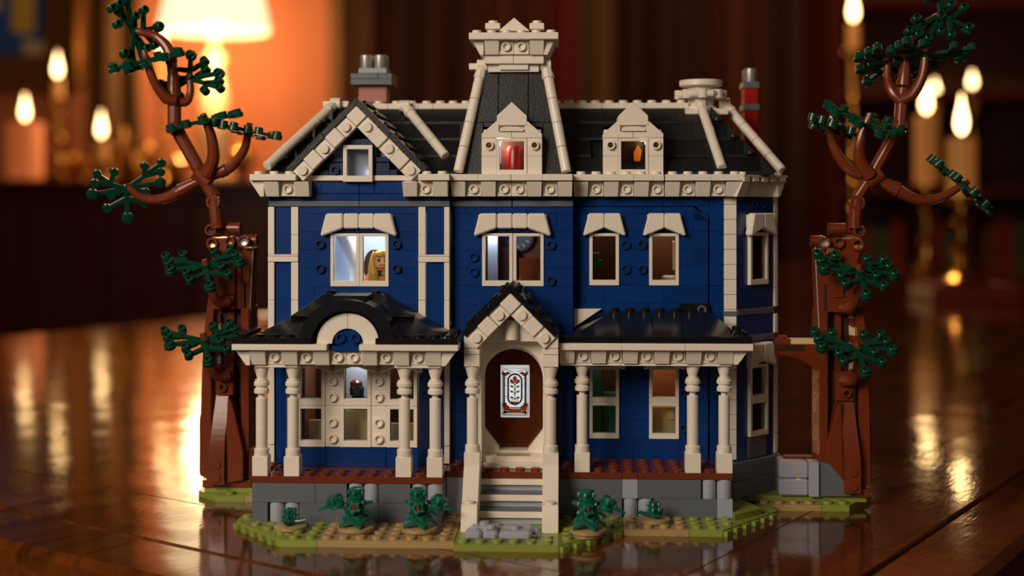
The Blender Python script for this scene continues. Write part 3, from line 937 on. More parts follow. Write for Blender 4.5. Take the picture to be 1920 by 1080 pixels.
b = MB().prism([(0.75, ZCN), (0.5, ZCN), (0.0, ZCN+0.98), (0.75, ZCN+0.98)], 0.0, 0.75, 'x')
part('bracket', b, 'cream', ca)
for i in range(11):
    part('grille_bar', MB().prism([(0.75, ZCN), (0.55, ZCN), (0.05, ZCN+0.98), (0.75, ZCN+0.98)], 0.8+i*0.28, 0.8+i*0.28+0.15, 'x'), 'cream', ca)
part('grille_back', MB().prism([(1.0, ZCN), (0.85, ZCN), (0.5, ZCN+0.98), (1.0, ZCN+0.98)], 0.75, 3.95, 'x'), 'cream', ca)
part('end_bracket', MB().prism([(3.9, ZCN), (4.1, ZCN), (4.7, ZCN+0.98), (3.9, ZCN+0.98)], 0.05, 1.0), 'cream', ca)
b = MB().cbox(0, 4.75, 0.25, 1.6, ZCN+1.0, ZCN+1.45, 0.02)
for i in range(5):
    b.box(i*1.0+0.0, i*1.0+0.55, -0.12, 0.3, ZCN+1.0, ZCN+1.42)
    b.stud(i*0.98+0.45, 0.45, ZCN+1.45)
b.box(0, 4.75, -0.12, 0.3, ZCN+1.32, ZCN+1.45)
part('notched_plate', b, 'cream', ca)
FR.pop()

# --- main roof
RP = part('roof_core', MB().add([(-19.4, 4.2, 22.3), (12.6, 4.2, 22.3), (12.6, 14, 22.3), (-19.4, 14, 22.3), (-16.0, 9.2, 27.0), (10.0, 9.2, 27.0), (10.0, 10.5, 27.0), (-16, 10.5, 27.0)],
     [(3, 2, 1, 0), (4, 5, 6, 7), (0, 1, 5, 4), (1, 2, 6, 5), (2, 3, 7, 6), (3, 0, 4, 7)]), 'slate', H)
NT = 4
for i in range(NT):
    z = 22.3+1.2*i; y = 3.75+1.3*i
    xl, xr = -19.3+1.0*i, 12.9-0.95*i
    x = xl
    r_ = random.Random(50+i)
    while x < xr-0.05:
        wd = r_.choice([1, 2, 2, 3])
        e = min(x+wd, xr)
        if xr-e < 0.7: e = xr
        if not (-6.9 < x and e < 0.1) and not (i < 2 and x < 5.5 and e > 3.5):
            sh = part('shingle', MB().prism([(y, z), (y, z+0.16), (y+1.25, z+1.18), (y+1.5, z+1.18), (y+1.5, z)], x+0.01, e-0.01, 'x'), 'slate', RP)
        x = e
    # hip ends
    for s, xx in ((1, xr), (-1, xl)):
        part('hip_shingle', MB().prism([(xx, z), (xx+s*0.9, z), (xx+s*0.9, z+0.16), (xx, z+1.15)], y+0.05, 13), 'slate', RP)
    if i: part('roof_stud', MB().stud(xl-0.5, y-0.2, z+0.2).stud(xr+0.4, y-0.2, z+0.2), 'slate', RP)
rg = part('ridge', MB().box(-15.6, 9.2, 8.9, 10.5, 26.7, 27.05), 'cream', H)
def rplate(a, b_, y=8.8, z=27.02, studs=True):
    b = MB().cbox(a, b_-0.02, y, y+2, z, z+0.4, 0.03)
    n = int(round(b_-a))
    if studs:
        for i in range(n):
            b.stud(a+(i+0.5)*(b_-a)/n, y+0.5, z+0.4)
    part('ridge_plate', b, 'cream', rg)
for px0, px1 in ((690, 727), (727, 785), (785, 812), (812, 885), (1030, 1129), (1129, 1209), (1209, 1292)):
    rplate(qx(px0, 8.8), qx(px1, 8.8))
# left gable over the wing
GY = 1.4
gx, gz = q(668, 182, GY)
def gable(cx, cz, y, n, studs_first, back_y, half_w, edge='black', name='gable', frm=0.0):
    """45 degree gable: square cream pieces set diagonally under dark edge strips; (cx, cz) is the outer apex"""
    t = 0.32
    g = part(name, MB().prism([(cx, cz), (cx-half_w, cz-half_w), (cx-half_w+0.45, cz-half_w), (cx, cz-0.45)], y, back_y).prism([(cx, cz), (cx+half_w, cz-half_w), (cx+half_w-0.45, cz-half_w), (cx, cz-0.45)], y, back_y), edge, H)
    az = cz - 0.45*1.0 - 0.72      # centre of the apex diamond
    for s in (-1, 1):
        for i in range(1, n+1):
            d = i*0.7075
            loc = (cx+s*d, y+0.05, az-d)
            if i % 2 == 1:
                shape(('gsq', 1), lambda b: b.cbox(-0.49, 0.49, 0, 0.7, -0.49, 0.49, 0.03), ['cream'], 'square_plate', g, (loc[0], loc[1]+0.1, loc[2]), (0, 45, 0))
                side_stud(loc[0], loc[1]+0.1, loc[2], 'cream', g)
            else:
                shape(('gsq', 2), lambda b: b.cbox(-0.49, 0.49, -0.18, 0.7, -0.49, 0.49, 0.04), ['cream'], 'square_tile', g, loc, (0, 45, 0))
    shape(('gsq', 2), lambda b: b.cbox(-0.49, 0.49, -0.18, 0.7, -0.49, 0.49, 0.04), ['cream'], 'square_tile', g, (cx, y+0.05, az), (0, 45, 0))
    return g
# pieces are one stud apart along the slope
def gable2(cx, cz, y, n, back_y, half_w, edge, nm):
    g = part(nm, MB().prism([(cx, cz-0.08), (cx-half_w, cz-half_w-0.08), (cx-half_w+0.4, cz-half_w-0.1), (cx, cz-0.52)], y+0.3, back_y), 'slate', H)
    g2 = None
    hw = half_w
    for s in (-1, 1):
        k = 2
        for i in range(k):
            a0, a1 = hw*i/k, hw*(i+1)/k
            sf = 0.015 if i else 0
            part('edge_plate', MB().prism([(cx+s*(a0+sf), cz-a0-sf), (cx+s*a1, cz-a1), (cx+s*(a1-0.27), cz-a1-0.27), (cx+s*max(0, a0-0.27+sf), cz-max(0.54 if i == 0 else 0, a0+0.27+sf))], y, y+1.2), edge, g, 0.02)
        b = MB().prism([(cx+s*0.02, cz-0.02), (cx+s*hw, cz-hw), (cx+s*(hw-0.3), cz-hw-0.3), (cx+s*0.02, cz-0.6)], y+1.2, back_y)
        R = Matrix.Translation((cx, 0, cz)) @ Matrix.Rotation(math.radians(45*s), 4, 'Y')
        L_ = hw*1.414
        for j in range(int(L_)):
            for yy in range(1, int(min(5, back_y-y))):
                b.stud(s*(j+0.6), y+yy+0.1, 0, M=R, n=10)
        part('roof_slab', b, edge, g)
    az = cz - 0.54 - 0.7
    p = 0.7071*1.0
    for s in (-1, 1):
        for i in range(1, n+1):
            X, Z = cx+s*p*i, az-p*i
            if i % 2 == 1:
                shape('gsq1', lambda b: b.cbox(-0.49, 0.49, 0, 0.7, -0.49, 0.49, 0.03), ['cream'], 'square_plate', g, (X, y+0.15, Z), (0, 45, 0))
                side_stud(X, y+0.15, Z, 'cream', g)
            else:
                shape('gsq2', lambda b: b.cbox(-0.48, 0.48, -0.15, 0.7, -0.48, 0.48, 0.05), ['cream'], 'square_tile', g, (X, y+0.15, Z), (0, 45, 0))
    shape('gsq2', lambda b: b.cbox(-0.48, 0.48, -0.15, 0.7, -0.48, 0.48, 0.05), ['cream'], 'square_tile', g, (cx, y+0.15, az), (0, 45, 0))
    return g
gl_ = gable2(gx, gz, GY, 5, 9.0, 4.65, 'slate', 'wing_gable')
# gable wall pieces and small window
wx0, wz0 = q(644, 341, 2.2); wx1, wz1 = q(699, 272, 2.2)
window(wx0, 2.0, wz0, wx1-wx0, wz1-wz0, side=0.26, top=0.28, sill=0.4)
gw = part('gable_wall', MB().prism([(gx-4.2, 21.9), (gx+4.2, 21.9), (gx, gz-0.6)], 3.2, 3.4), 'recess_shade', H)
brick(qx(540, 2.2), wx0, 2.3, 3.0, ZCN+1.05, ZCN+1.4, 'cream', gw, name='sill_plate')
brick(wx1, qx(790, 2.2), 2.3, 3.0, ZCN+1.05, ZCN+1.4, 'cream', gw, name='sill_plate')
for (p0, p1, y0, y1) in ((616, 644, 305, 341), (700, 731, 305, 341), (700, 706, 272, 341), (600, 616, 318, 330), (731, 745, 318, 330), (618, 644, 294, 304), (700, 730, 294, 304), (640, 700, 260, 271)):
    a, z1 = q(p0, y0, 2.4); b_, z0 = q(p1, y1, 2.4)
    brick(a, b_-0.01, 2.4, 3.0, z0, z1-0.01, 'navy', gw)
part('gable_reflection_panel', MB().box(-15.4, -11.6, 3.05, 3.15, 22.0, 24.5), 'light_grey', gw)  # added pale panel imitating a grey reflection in the gable window
point('gable_panel_fill', (-13.0, 2.75, 22.4), 0.0006, (0.9, 0.95, 1.0), 0.1)  # added light that brightens the grey panel behind the pane
X, Z = q(628, 319, 2.3); ring(X, 2.4, Z, 'navy', gw, 'recess_shade')
for (p0, p1) in ((583, 673), (673, 702), (702, 757)):
    a = qx(p0, 2.5); b_ = qx(p1, 2.5)
    brick(a+0.01, b_-0.01, YL, YL+0.6, 21.02, 21.85, 'blue', gw)

# --- white roof poles
def pole(p0, p1, top=True, nm='roof_pole', seg=4, r=0.33):
    p0, p1 = Vector(p0), Vector(p1)
    po = part(nm, MB().tube([p0, p1], 0.2, 12), 'cream', H)
    for i in range(seg):
        a = p0.lerp(p1, i/seg); c = p0.lerp(p1, (i+1)/seg)
        d = (c-a).normalized()*0.012
        last = i == seg-1
        b = MB().tube([a+d, a+d*3, c-d*3, c-d], [r-0.03, r, r, r-0.03], 18, caps=not last)
        if last:
            n_ = (c-a).normalized()
            b.tube([c-d, c+n_*0.0, c-n_*0.35], [r-0.03, r*0.62, r*0.55], 18, caps=True)
        part('pole_segment', b, 'cream', po)
    if top:
        sd = (p1-p0).normalized()
        b = MB().tube([p0-sd*0.7, p0+sd*0.2], [0.3, 0.42], 8)
        part('pole_clip', b, 'cream', po)
        c = p0 - sd*0.75
        b = MB().tube([c+Vector((-0.35, 0, 0)), c+Vector((0.35, 0, 0))], 0.4, 16)
        b.box(c.x-0.2 if sd.x > 0 else c.x-0.9, c.x+0.9 if sd.x < 0 else c.x+0.2, c.y, c.y+1.4, c.z-0.25, c.z+0.15)
        part('hinge', b, 'cream', po)
    return po
def P3(px, py, Y): X, Z = q(px, py, Y); return (X, Y, Z)
pole(P3(618, 204, 8.2), P3(500, 312, 3.0))
pole(P3(768, 210, 8.0), P3(836, 293, 4.8), seg=3)
pole(P3(900, 142, 4.6), P3(859, 322, 2.7))
pole(P3(1027, 142, 4.6), P3(1062, 322, 2.7))
pole(P3(1317, 205, 8.2), P3(1354, 315, 4.0))
pole(P3(1370, 208, 9.5), P3(1466, 320, 6.5))

# --- tower roof
tw = part('tower_roof', MB().box(-7.1, -5.6, 4.4, 9, 22.2, 25.7).box(-1.4, 0.1, 4.4, 9, 22.2, 25.7).box(-7.1, 0.1, 8, 9, 22.2, 25.7).add([(-6.3, 4.0, 25.7), (-0.7, 4.0, 25.7), (-0.7, 9.0, 25.7), (-6.3, 9.0, 25.7), (-5.4, 4.85, 29.3), (-1.6, 4.85, 29.3), (-1.6, 8, 29.3), (-5.4, 8, 29.3)],
     [(3, 2, 1, 0), (4, 5, 6, 7), (0, 1, 5, 4), (1, 2, 6, 5), (2, 3, 7, 6), (3, 0, 4, 7)]), 'slate', H)
def tpanel(xb0, xb1, xt0, xt1, z0, z1):
    # panel lying on the sloping front
    def yy(z): return 3.15+(z-22.2)/7.1*1.55
    d = 0.012
    b = MB().add([(xb0+d, yy(z0), z0), (xb1-d, yy(z0), z0), (xt1-d, yy(z1), z1), (xt0+d, yy(z1), z1), (xb0+d, yy(z0)+0.3, z0), (xb1-d, yy(z0)+0.3, z0), (xt1-d, yy(z1)+0.3, z1), (xt0+d, yy(z1)+0.3, z1)],
         [(0, 1, 2, 3), (5, 4, 7, 6), (4, 5, 1, 0), (1, 5, 6, 2), (3, 2, 6, 7), (4, 0, 3, 7)])
    part('roof_panel', b, 'slate', tw, 0.015)
tpanel(-4.5, -2.5, -4.5, -2.5, 25.8, 29.25)
tpanel(-6.4, -4.52, -5.5, -4.52, 25.8, 29.25); tpanel(-2.48, -0.6, -2.48, -1.5, 25.8, 29.25)
tpanel(-7.4, -5.5, -6.45, -5.5, 22.25, 25.77); tpanel(-1.5, 0.4, -1.5, -0.55, 22.25, 25.77)
tpanel(-5.48, -3.5, -5.48, -3.5, 24.75, 25.77); tpanel(-3.48, -1.52, -3.48, -1.52, 24.75, 25.77)
cap = part('tower_cap', MB().box(-5.2, -1.8, 4.4, 7.6, 29.2, 31.4), 'cream', H)
def cp(p0, p1, y0, y1, Y, d=3.0, nm='cap_brick', studs=0):
    a, z1 = q(p0, y0, Y); b_, z0 = q(p1, y1, Y)
    return brick(a+0.01, b_-0.01, Y, Y+d, z0+0.01, z1, 'cream', cap, name=nm, studs=studs)
cp(936, 991, 120, 131, 4.2)
cp(907, 963, 103, 119.5, 4.0); cp(963, 1020, 103, 119.5, 4.0)
Yc = 3.8
for p0 in (907.5, 992):
    a, z1 = q(p0, 72.7, Yc-0.4); b_, z0 = q(p0+28, 102.5, Yc-0.4)
    shape('blkc', lambda b: block_fn(b), ['cream'], 'bracket', cap, (a+0.02, Yc+0.1, z0+0.04), bev=0.025)
for p0 in (935, 963.5):
    a, z1 = q(p0, 73, Yc); b_, z0 = q(p0+28.5, 102.7, Yc)
    brick(a+0.01, b_-0.01, Yc, Yc+1, z0+0.02, z1-0.01, 'cream', cap, name='face_brick'); ring((a+b_)/2, Yc, (z0+z1)/2, 'cream', cap)
aL, zL1 = q(880, 73, Yc); aL2, zL0 = q(907, 112, Yc); aR2 = qx(1020, Yc); aR = qx(1046, Yc)
part('side_bracket', MB().prism([(aL+0.15, zL1), (aL2, zL1), (aL2, zL0+0.3), (aL2-0.25, zL0+0.3)], Yc-0.1, Yc+4), 'cream', cap, 0.03)
part('side_bracket', MB().prism([(aR-0.15, zL1), (aR2, zL1), (aR2, zL0+0.3), (aR2+0.25, zL0+0.3)], Yc-0.1, Yc+4), 'cream', cap, 0.03)
a, z1 = q(879, 61, 3.1); b_, z0 = q(1047, 73, 3.1)
brick(a, b_, 3.1, 8.1, z0, z1, 'cream', cap, name='cap_plate', studs=1)
for p0 in (909.5, 992.5):
    cp(p0, p0+28, 43, 54.5, 4.2, d=1, studs=1, nm='corner_block')
ax, az_ = q(964, 33, 4.2); bz = qz(58, 4.2)
part('pointed_slope', MB().prism([(ax, az_), (ax-1.0, az_-0.85), (ax-1.0, bz), (ax+1.0, bz), (ax+1.0, az_-0.85)], 4.2, 6.2), 'cream', cap, 0.03)

# --- dormers
def dormer(x0, y, z0, name, inner):
    """4 studs wide; x0 left edge, y front, z0 bottom"""
    d = part(name, MB().box(x0+0.1, x0+0.9, y+0.9, y+3, z0, z0+3.2).box(x0+3.1, x0+3.9, y+0.9, y+3, z0, z0+3.2).box(x0+0.1, x0+3.9, y+0.9, y+3, z0+3.0, z0+3.2), 'cream', H)
    for a in (x0, x0+3):
        brick(a+0.01, a+0.99, y, y+1, z0, z0+1.19, 'cream', d)
        brick(a+0.01, a+0.99, y, y+1, z0+1.2, z0+2.4, 'cream', d)
        ring(a+0.5, y, z0+1.92, 'cream', d, 'gold_metal')
    window(x0+1.0, y-0.05, z0, 2.0, 2.38, side=0.2, sill=0.32)
    zt_ = z0+2.42
    for s in (0, 1):
        f = (lambda v: x0+v) if s == 0 else (lambda v: x0+4-v)
        part('sloped_brick', MB().prism([(f(0.01), zt_), (f(0.01), zt_+0.26), (f(1.0), zt_+1.12), (f(1.14), zt_+0.8), (f(1.14), zt_+0.4), (f(1.99), zt_+0.4), (f(1.99), zt_)], y, y+2.5), 'cream', d, 0.025)
    part('arch_plate', MB().prism([(x0+1.2, zt_+0.42), (x0+1.25, zt_+0.62), (x0+1.6, zt_+0.74), (x0+2.4, zt_+0.74), (x0+2.75, zt_+0.62), (x0+2.8, zt_+0.42)], y-0.15, y+0.6), 'cream', d, 0.02)
    part('arch_back', MB().box(x0+1.1, x0+2.9, y+0.3, y+2, zt_+0.4, zt_+0.85), 'cream', d)
    part('gable_brick', MB().prism([(x0+1.02, zt_+0.82), (x0+2.98, zt_+0.82), (x0+2.98, zt_+1.45), (x0+2.0, zt_+2.36), (x0+1.02, zt_+1.45)], y-0.04, y+3), 'cream', d, 0.025)
    brick(x0+1.2, x0+2.8, y+1.95, y+2.1, z0, z0+2.4, inner, d, name='dormer_back')
    return d
dormer(-5.53, 2.6, 22.27, 'tower_dormer', 'room_brown')
dormer(2.47, 3.3, 22.3, 'roof_dormer', 'dark_brown')

# --- chimneys
ch = part('chimney', MB().box(-14.6, -13.0, 10.2, 11.8, 26, 28.6), 'sand_red', H)
def chp(p0, p1, y0, y1, Y, d, m, par, nm='brick'):
    a, z1 = q(p0, y0, Y); b_, z0 = q(p1, y1, Y)
    return brick(a+0.01, b_-0.01, Y, Y+d, z0, z1-0.01, m, par, name=nm)
chp(672, 725, 161, 192, 10, 2, 'sand_red', ch)
chp(657, 735, 147.5, 158.5, 9.4, 3, 'dark_grey', ch, 'grey_slab')
chp(657, 709, 137, 147.5, 9.4, 3, 'dark_grey', ch, 'grey_plate'); chp(709, 735, 137, 147.5, 9.4, 3, 'dark_grey', ch, 'grey_plate')
chp(672, 725, 127.5, 137, 10, 2, 'light_grey', ch, 'top_plate')
cz = qz(127.5, 10)
for i, x in enumerate((qx(687, 10.5), qx(713, 10.5))):
    for y in (10.5, 11.5):
        shape('flue', lambda b: b.lathe([(0.45, 0), (0.46, 0.03), (0.46, 0.97), (0.42, 1.0), (0.3, 1.0), (0.28, 0.5)], 24), ['silver'], 'flue_pipe', ch, (x+0.02*i, y, cz))
cx0 = qx(1396, 15)
ch2 = part('slim_chimney', MB().box(cx0+0.1, cx0+0.9, 15.1, 16.9, 22, 28.6), 'red', H)
for (y0, y1, m, o) in ((128, 153, None, 0), (153, 165, 'dark_grey', 0.1), (165, 180, 'red', 0), (180, 195, 'red', 0), (195, 207, 'dark_grey', 0.1), (207, 238, 'red', 0), (238, 268, 'red', 0), (268, 300, 'red', 0)):
    z1, z0 = qz(y0, 15, 1400), qz(y1, 15, 1400)
    if m:
        brick(cx0-o, cx0+1+o, 15-o, 17+o, z0, z1-0.01, m, ch2, name='brick' if m == 'red' else 'grey_plate')
    else:
        for y in (15.5, 16.5):
            shape('flue2', lambda b: b.lathe([(0.45, 0), (0.46, 0.03), (0.46, 0.97), (0.42, 1.0), (0.3, 1.0), (0.28, 0.5)], 24), ['silver'], 'flue_pipe', ch2, (cx0+0.5, y, z0))

# --- round lookout at the right end of the ridge
rx, rz = q(1314, 190, 9.5)
ro = part('round_lookout', MB().lathe([(1.1, 0), (1.1, 0.5), (0.9, 0.55), (0.9, 2.1)], 28), 'cream', H, loc=(rx, 9.5, rz-0.9))
part('base_plate', MB().cbox(-1.2, 1.8, -1.2, 1.2, 0, 0.42, 0.04), 'cream', ro, loc=(rx, 9.5, rz-1.0))
part('bar_ring', MB().tube([(1.6*math.cos(a*math.pi/4+0.39), 1.6*math.sin(a*math.pi/4+0.39), 0) for a in range(9)], 0.27, 12), 'cream', ro, loc=(rx, 9.5, rz+0.45))
for a in range(8):
    t_ = a*math.pi/4
    part('ring_clip', MB().tube([(1.05*math.cos(t_), 1.05*math.sin(t_), -0.05), (1.6*math.cos(t_), 1.6*math.sin(t_), 0)], 0.2, 8).lathe([(0.34, -0.3), (0.34, 0.3)], 10, M=Matrix.Translation((1.5*math.cos(t_), 1.5*math.sin(t_), 0))), 'cream', ro, loc=(rx, 9.5, rz+0.45))
part('round_plate', MB().lathe([(1.0, 0), (1.42, 0.03), (1.5, 0.08), (1.5, 0.42), (1.46, 0.46)], 32), 'cream', ro, loc=(rx, 9.5, rz+1.0))

# --- porch columns
def column(x, y, z0=3.25, zbox=4.5, ztop=10.12, name='porch_column'):
    zs = ztop
    k = ('colshaft', round(zbox, 2), round(ztop, 2))
    h = zs
    def shaft(b):
        b.lathe([(0.35, zbox+0.4), (0.36, zbox+0.45), (0.36, 6.28), (0.345, 6.3), (0.36, 6.32), (0.36, 8.1), (0.33, 8.14), (0.2, 8.16), (0.2, 8.45)], 22)
    c = shape(k, shaft, ['cream'], name, H, (x, y, 0))
    kb = ('colbase', round(z0, 2), round(zbox, 2))
    shape(kb, lambda b: b.cbox(-0.49, 0.49, -0.49, 0.49, z0, zbox, 0.03), ['cream'], 'base_block', c, (x, y, 0))
    shape(('colring', round(zbox, 2)), lambda b: b.lathe([(0.46, zbox), (0.47, zbox+0.03), (0.47, zbox+0.42), (0.44, zbox+0.45)], 22), ['cream'], 'base_ring', c, (x, y, 0))
    shape('colcollar', lambda b: b.lathe([(0.25, 8.36), (0.42, 8.4), (0.47, 8.44), (0.47, 8.66), (0.42, 8.7), (0.38, 8.74), (0.38, 8.86), (0.47, 8.9), (0.48, 8.94), (0.48, 9.12), (0.44, 9.16), (0.4, 9.2), (0.4, 9.3)], 22), ['cream'], 'collar', c, (x, y, 0))
    shape('colcap', lambda b: b.lathe([(0.27, 9.28), (0.29, 9.4), (0.48, 10.05), (0.48, 10.13)], 22), ['cream'], 'capital', c, (x, y, 0))
    return c
for x in Lp: column(x, -1.5)
for x in Rp: column(x, 0.5)
SX = (-5.87, -0.95)
for x in SX: column(x, -1.0, zbox=4.72)

# --- porch cornices
cl = cornice(L0, -2.15, 10.28, 'BRBRBRRBRBRB', dz=1.0, zp=0.38, plate_y=0.9, plates=((-20.7, -14.75, 0), (-12.75, -6.6, 0)), ends=(1, 1))
for a_, b_ in ((0.2, 2.9), (9.0, 11.9)): part('lower_strip', MB().cbox(L0+a_, L0+b_, -2.1, -1.1, 10.1, 10.28, 0.02), 'cream', cl)
part('side_cornice', MB().cbox(L0-0.2, L0+0.5, -1.3, 2.4, 10.3, 11.3, 0.03).cbox(L0+11.3, L0+12.0, -1.3, 2.4, 10.3, 11.3, 0.03), 'cream', cl)
crn = cornice(R0, -0.15, 10.22, 'BRBRBRBRBRB', dz=0.93, zp=0.44, plate_y=0.9, plates=((R0, 3.55, 0), (3.55, 7.5, 0), (7.5, 11.75, 0)), ends=(0, 1))
for a_, b_ in ((R0+0.1, 3.5), (3.52, 10.5)): part('lower_strip', MB().cbox(a_, b_, -0.1, 0.9, 10.06, 10.22, 0.02), 'cream', crn)
part('side_cornice', MB().cbox(9.9, 10.5, 0.7, 4.2, 10.3, 11.1, 0.03), 'cream', crn)

# --- porch roofs
def rplate2(a, b_, y, d, z, par, skip=None, m='black'):
    b = MB().cbox(a, b_-0.012, y, y+d, z, z+0.38, 0.02)
    n = int(round(b_-a)); 
    for i in range(n):
        for j in range(int(d)):
            b.stud(a+(i+0.5)*(b_-a)/n, y+j+0.5, z+0.38, n=12)
    part('black_plate', b, m, par)
def frustum(b, x0, x1, y0, y1, z0, X0, X1, Y0, Y1, z1):
    b.add([(x0, y0, z0), (x1, y0, z0), (x1, y1, z0), (x0, y1, z0), (X0, Y0, z1), (X1, Y0, z1), (X1, Y1, z1), (X0, Y1, z1)],
          [(3, 2, 1, 0), (4, 5, 6, 7), (0, 1, 5, 4), (1, 2, 6, 5), (2, 3, 7, 6), (3, 0, 4, 7)])
prl = part('porch_roof', MB().box(-19.8, -7.6, -2.0, 2.5, 11.4, 11.9), 'black', H)
zr = 11.66
for (a, b_) in ((-20.7, -18.6), (-18.6, -15.75), (-11.75, -9.6), (-9.6, -6.65)):
    rplate2(a, b_, -3.0, 1.0, zr, prl)
rplate2(-20.7, -19.7, -2.0, 4.0, zr, prl); rplate2(-7.6, -6.65, -2.0, 4.0, zr, prl)
b = MB(); frustum(b, -19.6, -15.5, -2.1, 2.5, 12.04, -17.4, -15.5, -0.2, 2.5, 13.2); part('slope_brick', b, 'black', prl, 0.03)
b = MB(); frustum(b, -11.9, -7.65, -2.1, 2.5, 12.04, -11.9, -9.7, -0.2, 2.5, 13.2); part('slope_brick', b, 'black', prl, 0.03)
b = MB(); frustum(b, -17.6, -13.7, -0.6, 2.5, 13.15, -15.7, -13.7, 1.0, 2.5, 14.5); part('upper_slope_brick', b, 'black', prl, 0.03)
b = MB(); frustum(b, -13.68, -9.6, -0.6, 2.5, 13.15, -13.68, -11.9, 1.0, 2.5, 14.5); part('upper_slope_brick', b, 'black', prl, 0.03)
part('roof_stud', MB().stud(-15.3, 1.5, 14.5).stud(-12.3, 1.5, 14.5), 'black', prl)
# arched dormer over the porch
ax_, azb = q(649.5, 640, -3.0); azb = 11.5
def arc(cx, cz, r0, r1, n=24, a0=0, a1=180, sq=1.0):
    pts = [(cx+r1*math.cos(math.radians(a0+(a1-a0)*i/n)), cz+sq*r1*math.sin(math.radians(a0+(a1-a0)*i/n))) for i in range(n+1)]
    pts += [(cx+r0*math.cos(math.radians(a1-(a1-a0)*i/n)), cz+sq*r0*math.sin(math.radians(a1-(a1-a0)*i/n))) for i in range(n+1)]
    return pts
def arcmesh(b, cx, cz, r0, r1, y0, y1, n=24, a0=0, a1=180, sq=1.0):
    def pt(r, i):
        a = math.radians(a0+(a1-a0)*i/n); return cx+r*math.cos(a), cz+sq*r*math.sin(a)
    for i in range(n):
        b.prism([pt(r0, i), pt(r1, i), pt(r1, i+1), pt(r0, i+1)], y0, y1)
    return b
ad = part('arched_dormer', arcmesh(MB(), ax_, azb+0.4, 2.15, 2.95, -0.3, 1.8, sq=0.83), 'black', H)
part('black_arch', MB().prism(arc(ax_, azb+0.35, 2.15, 2.98, a0=0, a1=180, sq=0.86), -2.9, -0.3), 'black', ad, 0.03)
for a_ in (ax_-2.98, ax_+2.15): part('arch_foot', MB().box(a_, a_+0.83, -2.9, 0, azb+0.1, azb+0.4), 'black', ad)
part('arch_top_slab', MB().cbox(ax_-1.1, ax_+1.1, -1.9, 1.2, azb+2.78, azb+3.1, 0.04), 'black', ad)
for s in (0, 1):
    part('white_arch_half', MB().prism(arc(ax_+(0.01 if s == 0 else -0.01), azb+0.15, 0.96, 1.95, n=12, a0=90*s, a1=90*s+90, sq=0.98), -2.5, -1.5), 'cream', ad, 0.02)
    part('blue_quarter', MB().prism([(ax_+(0.01 if s == 0 else -0.01), azb-0.05)]+[(ax_+(1 if s == 0 else -1)*0.95*math.cos(math.radians(a)), azb+0.15+0.92*math.sin(math.radians(a))) for a in range(0, 91, 10)]+[(ax_+(0.01 if s == 0 else -0.01), azb-0.05)][0:0], -2.3, -1.8), 'blue', ad, 0.015)
    ring(ax_+(0.47 if s == 0 else -0.47), -2.3, azb+0.5, 'blue', ad)
brick(ax_-0.97, ax_+0.97, -2.6, -1.6, azb-0.3, azb+0.02, 'blue', ad, name='blue_plate')
part('dormer_fill', MB().prism(arc(ax_, azb+0.1, 0.02, 2.2, sq=0.86), -1.4, -1.0), 'black', ad)

prr = part('porch_roof', MB().box(0.5, 11, -0.5, 4.2, 11.4, 11.95), 'black', H)
for (a, b_) in ((R0, 3.55), (3.55, 7.5), (7.5, 11.7)):
    part('black_tile', MB().cbox(a, b_-0.015, -1.0, 0.4, 11.62, 12.0, 0.03), 'black', prr)
rplate2(10.7, 11.7, 0.2, 3.5, 11.62, prr)
tz = 13.2
cuts = [0.55, 3.55, 5.6, 7.6, 11.0]; tops = [2.9, 3.55, 5.6, 7.6, 9.6]
for i in range(4):
    b = MB(); frustum(b, cuts[i]+0.01, cuts[i+1]-0.01, -0.5, 4.2, 12.0, tops[i]+0.01, tops[i+1]-0.01, 2.9, 4.2, tz)
    part('slope_brick', b, 'black', prr, 0.03)
b = MB().cbox(2.9, 9.6, 2.9, 4.2, tz-0.1, tz+0.02, 0.02)
for i in range(6): b.stud(3.25+i*1.0, 3.4, tz+0.02, h=0.26)
part('stud_strip', b, 'black', prr)
part('cream_slope', MB().prism([(0.55, 12.1), (2.4, 13.35), (0.55, 13.35)], 3.9, 4.25), 'cream', prr, 0.02)
part('black_brick', MB().cbox(qx(1275, 4), qx(1329, 4), 3.9, 4.25, tz-0.1, tz+0.5, 0.02), 'black', prr)
ring(qx(1316, 3.8), 3.9, qz(580, 3.9), 'dark_grey', prr, 'recess_shade')
shape('postk', lambda b: b.lathe([(0.3, 0), (0.3, 0.55), (0.22, 0.6)], 16), ['black'], 'roof_knob', prr, (10.9, 0.6, 11.98))

# --- entrance: gable, arch, door
eg = gable2(qx(957, -1.9), qz(533, -1.9), -1.9, 3, 3.1, 3.05, 'black', 'entrance_gable')
for sx_ in (-0.35, 0.45):
    part('ridge_stud', MB().stud(qx(957, -1.9)+sx_, -0.6, qz(533, -1.9)-0.35), 'black', eg)
en = part('entrance_wall', MB(), 'cream', H)
ex = -3.40
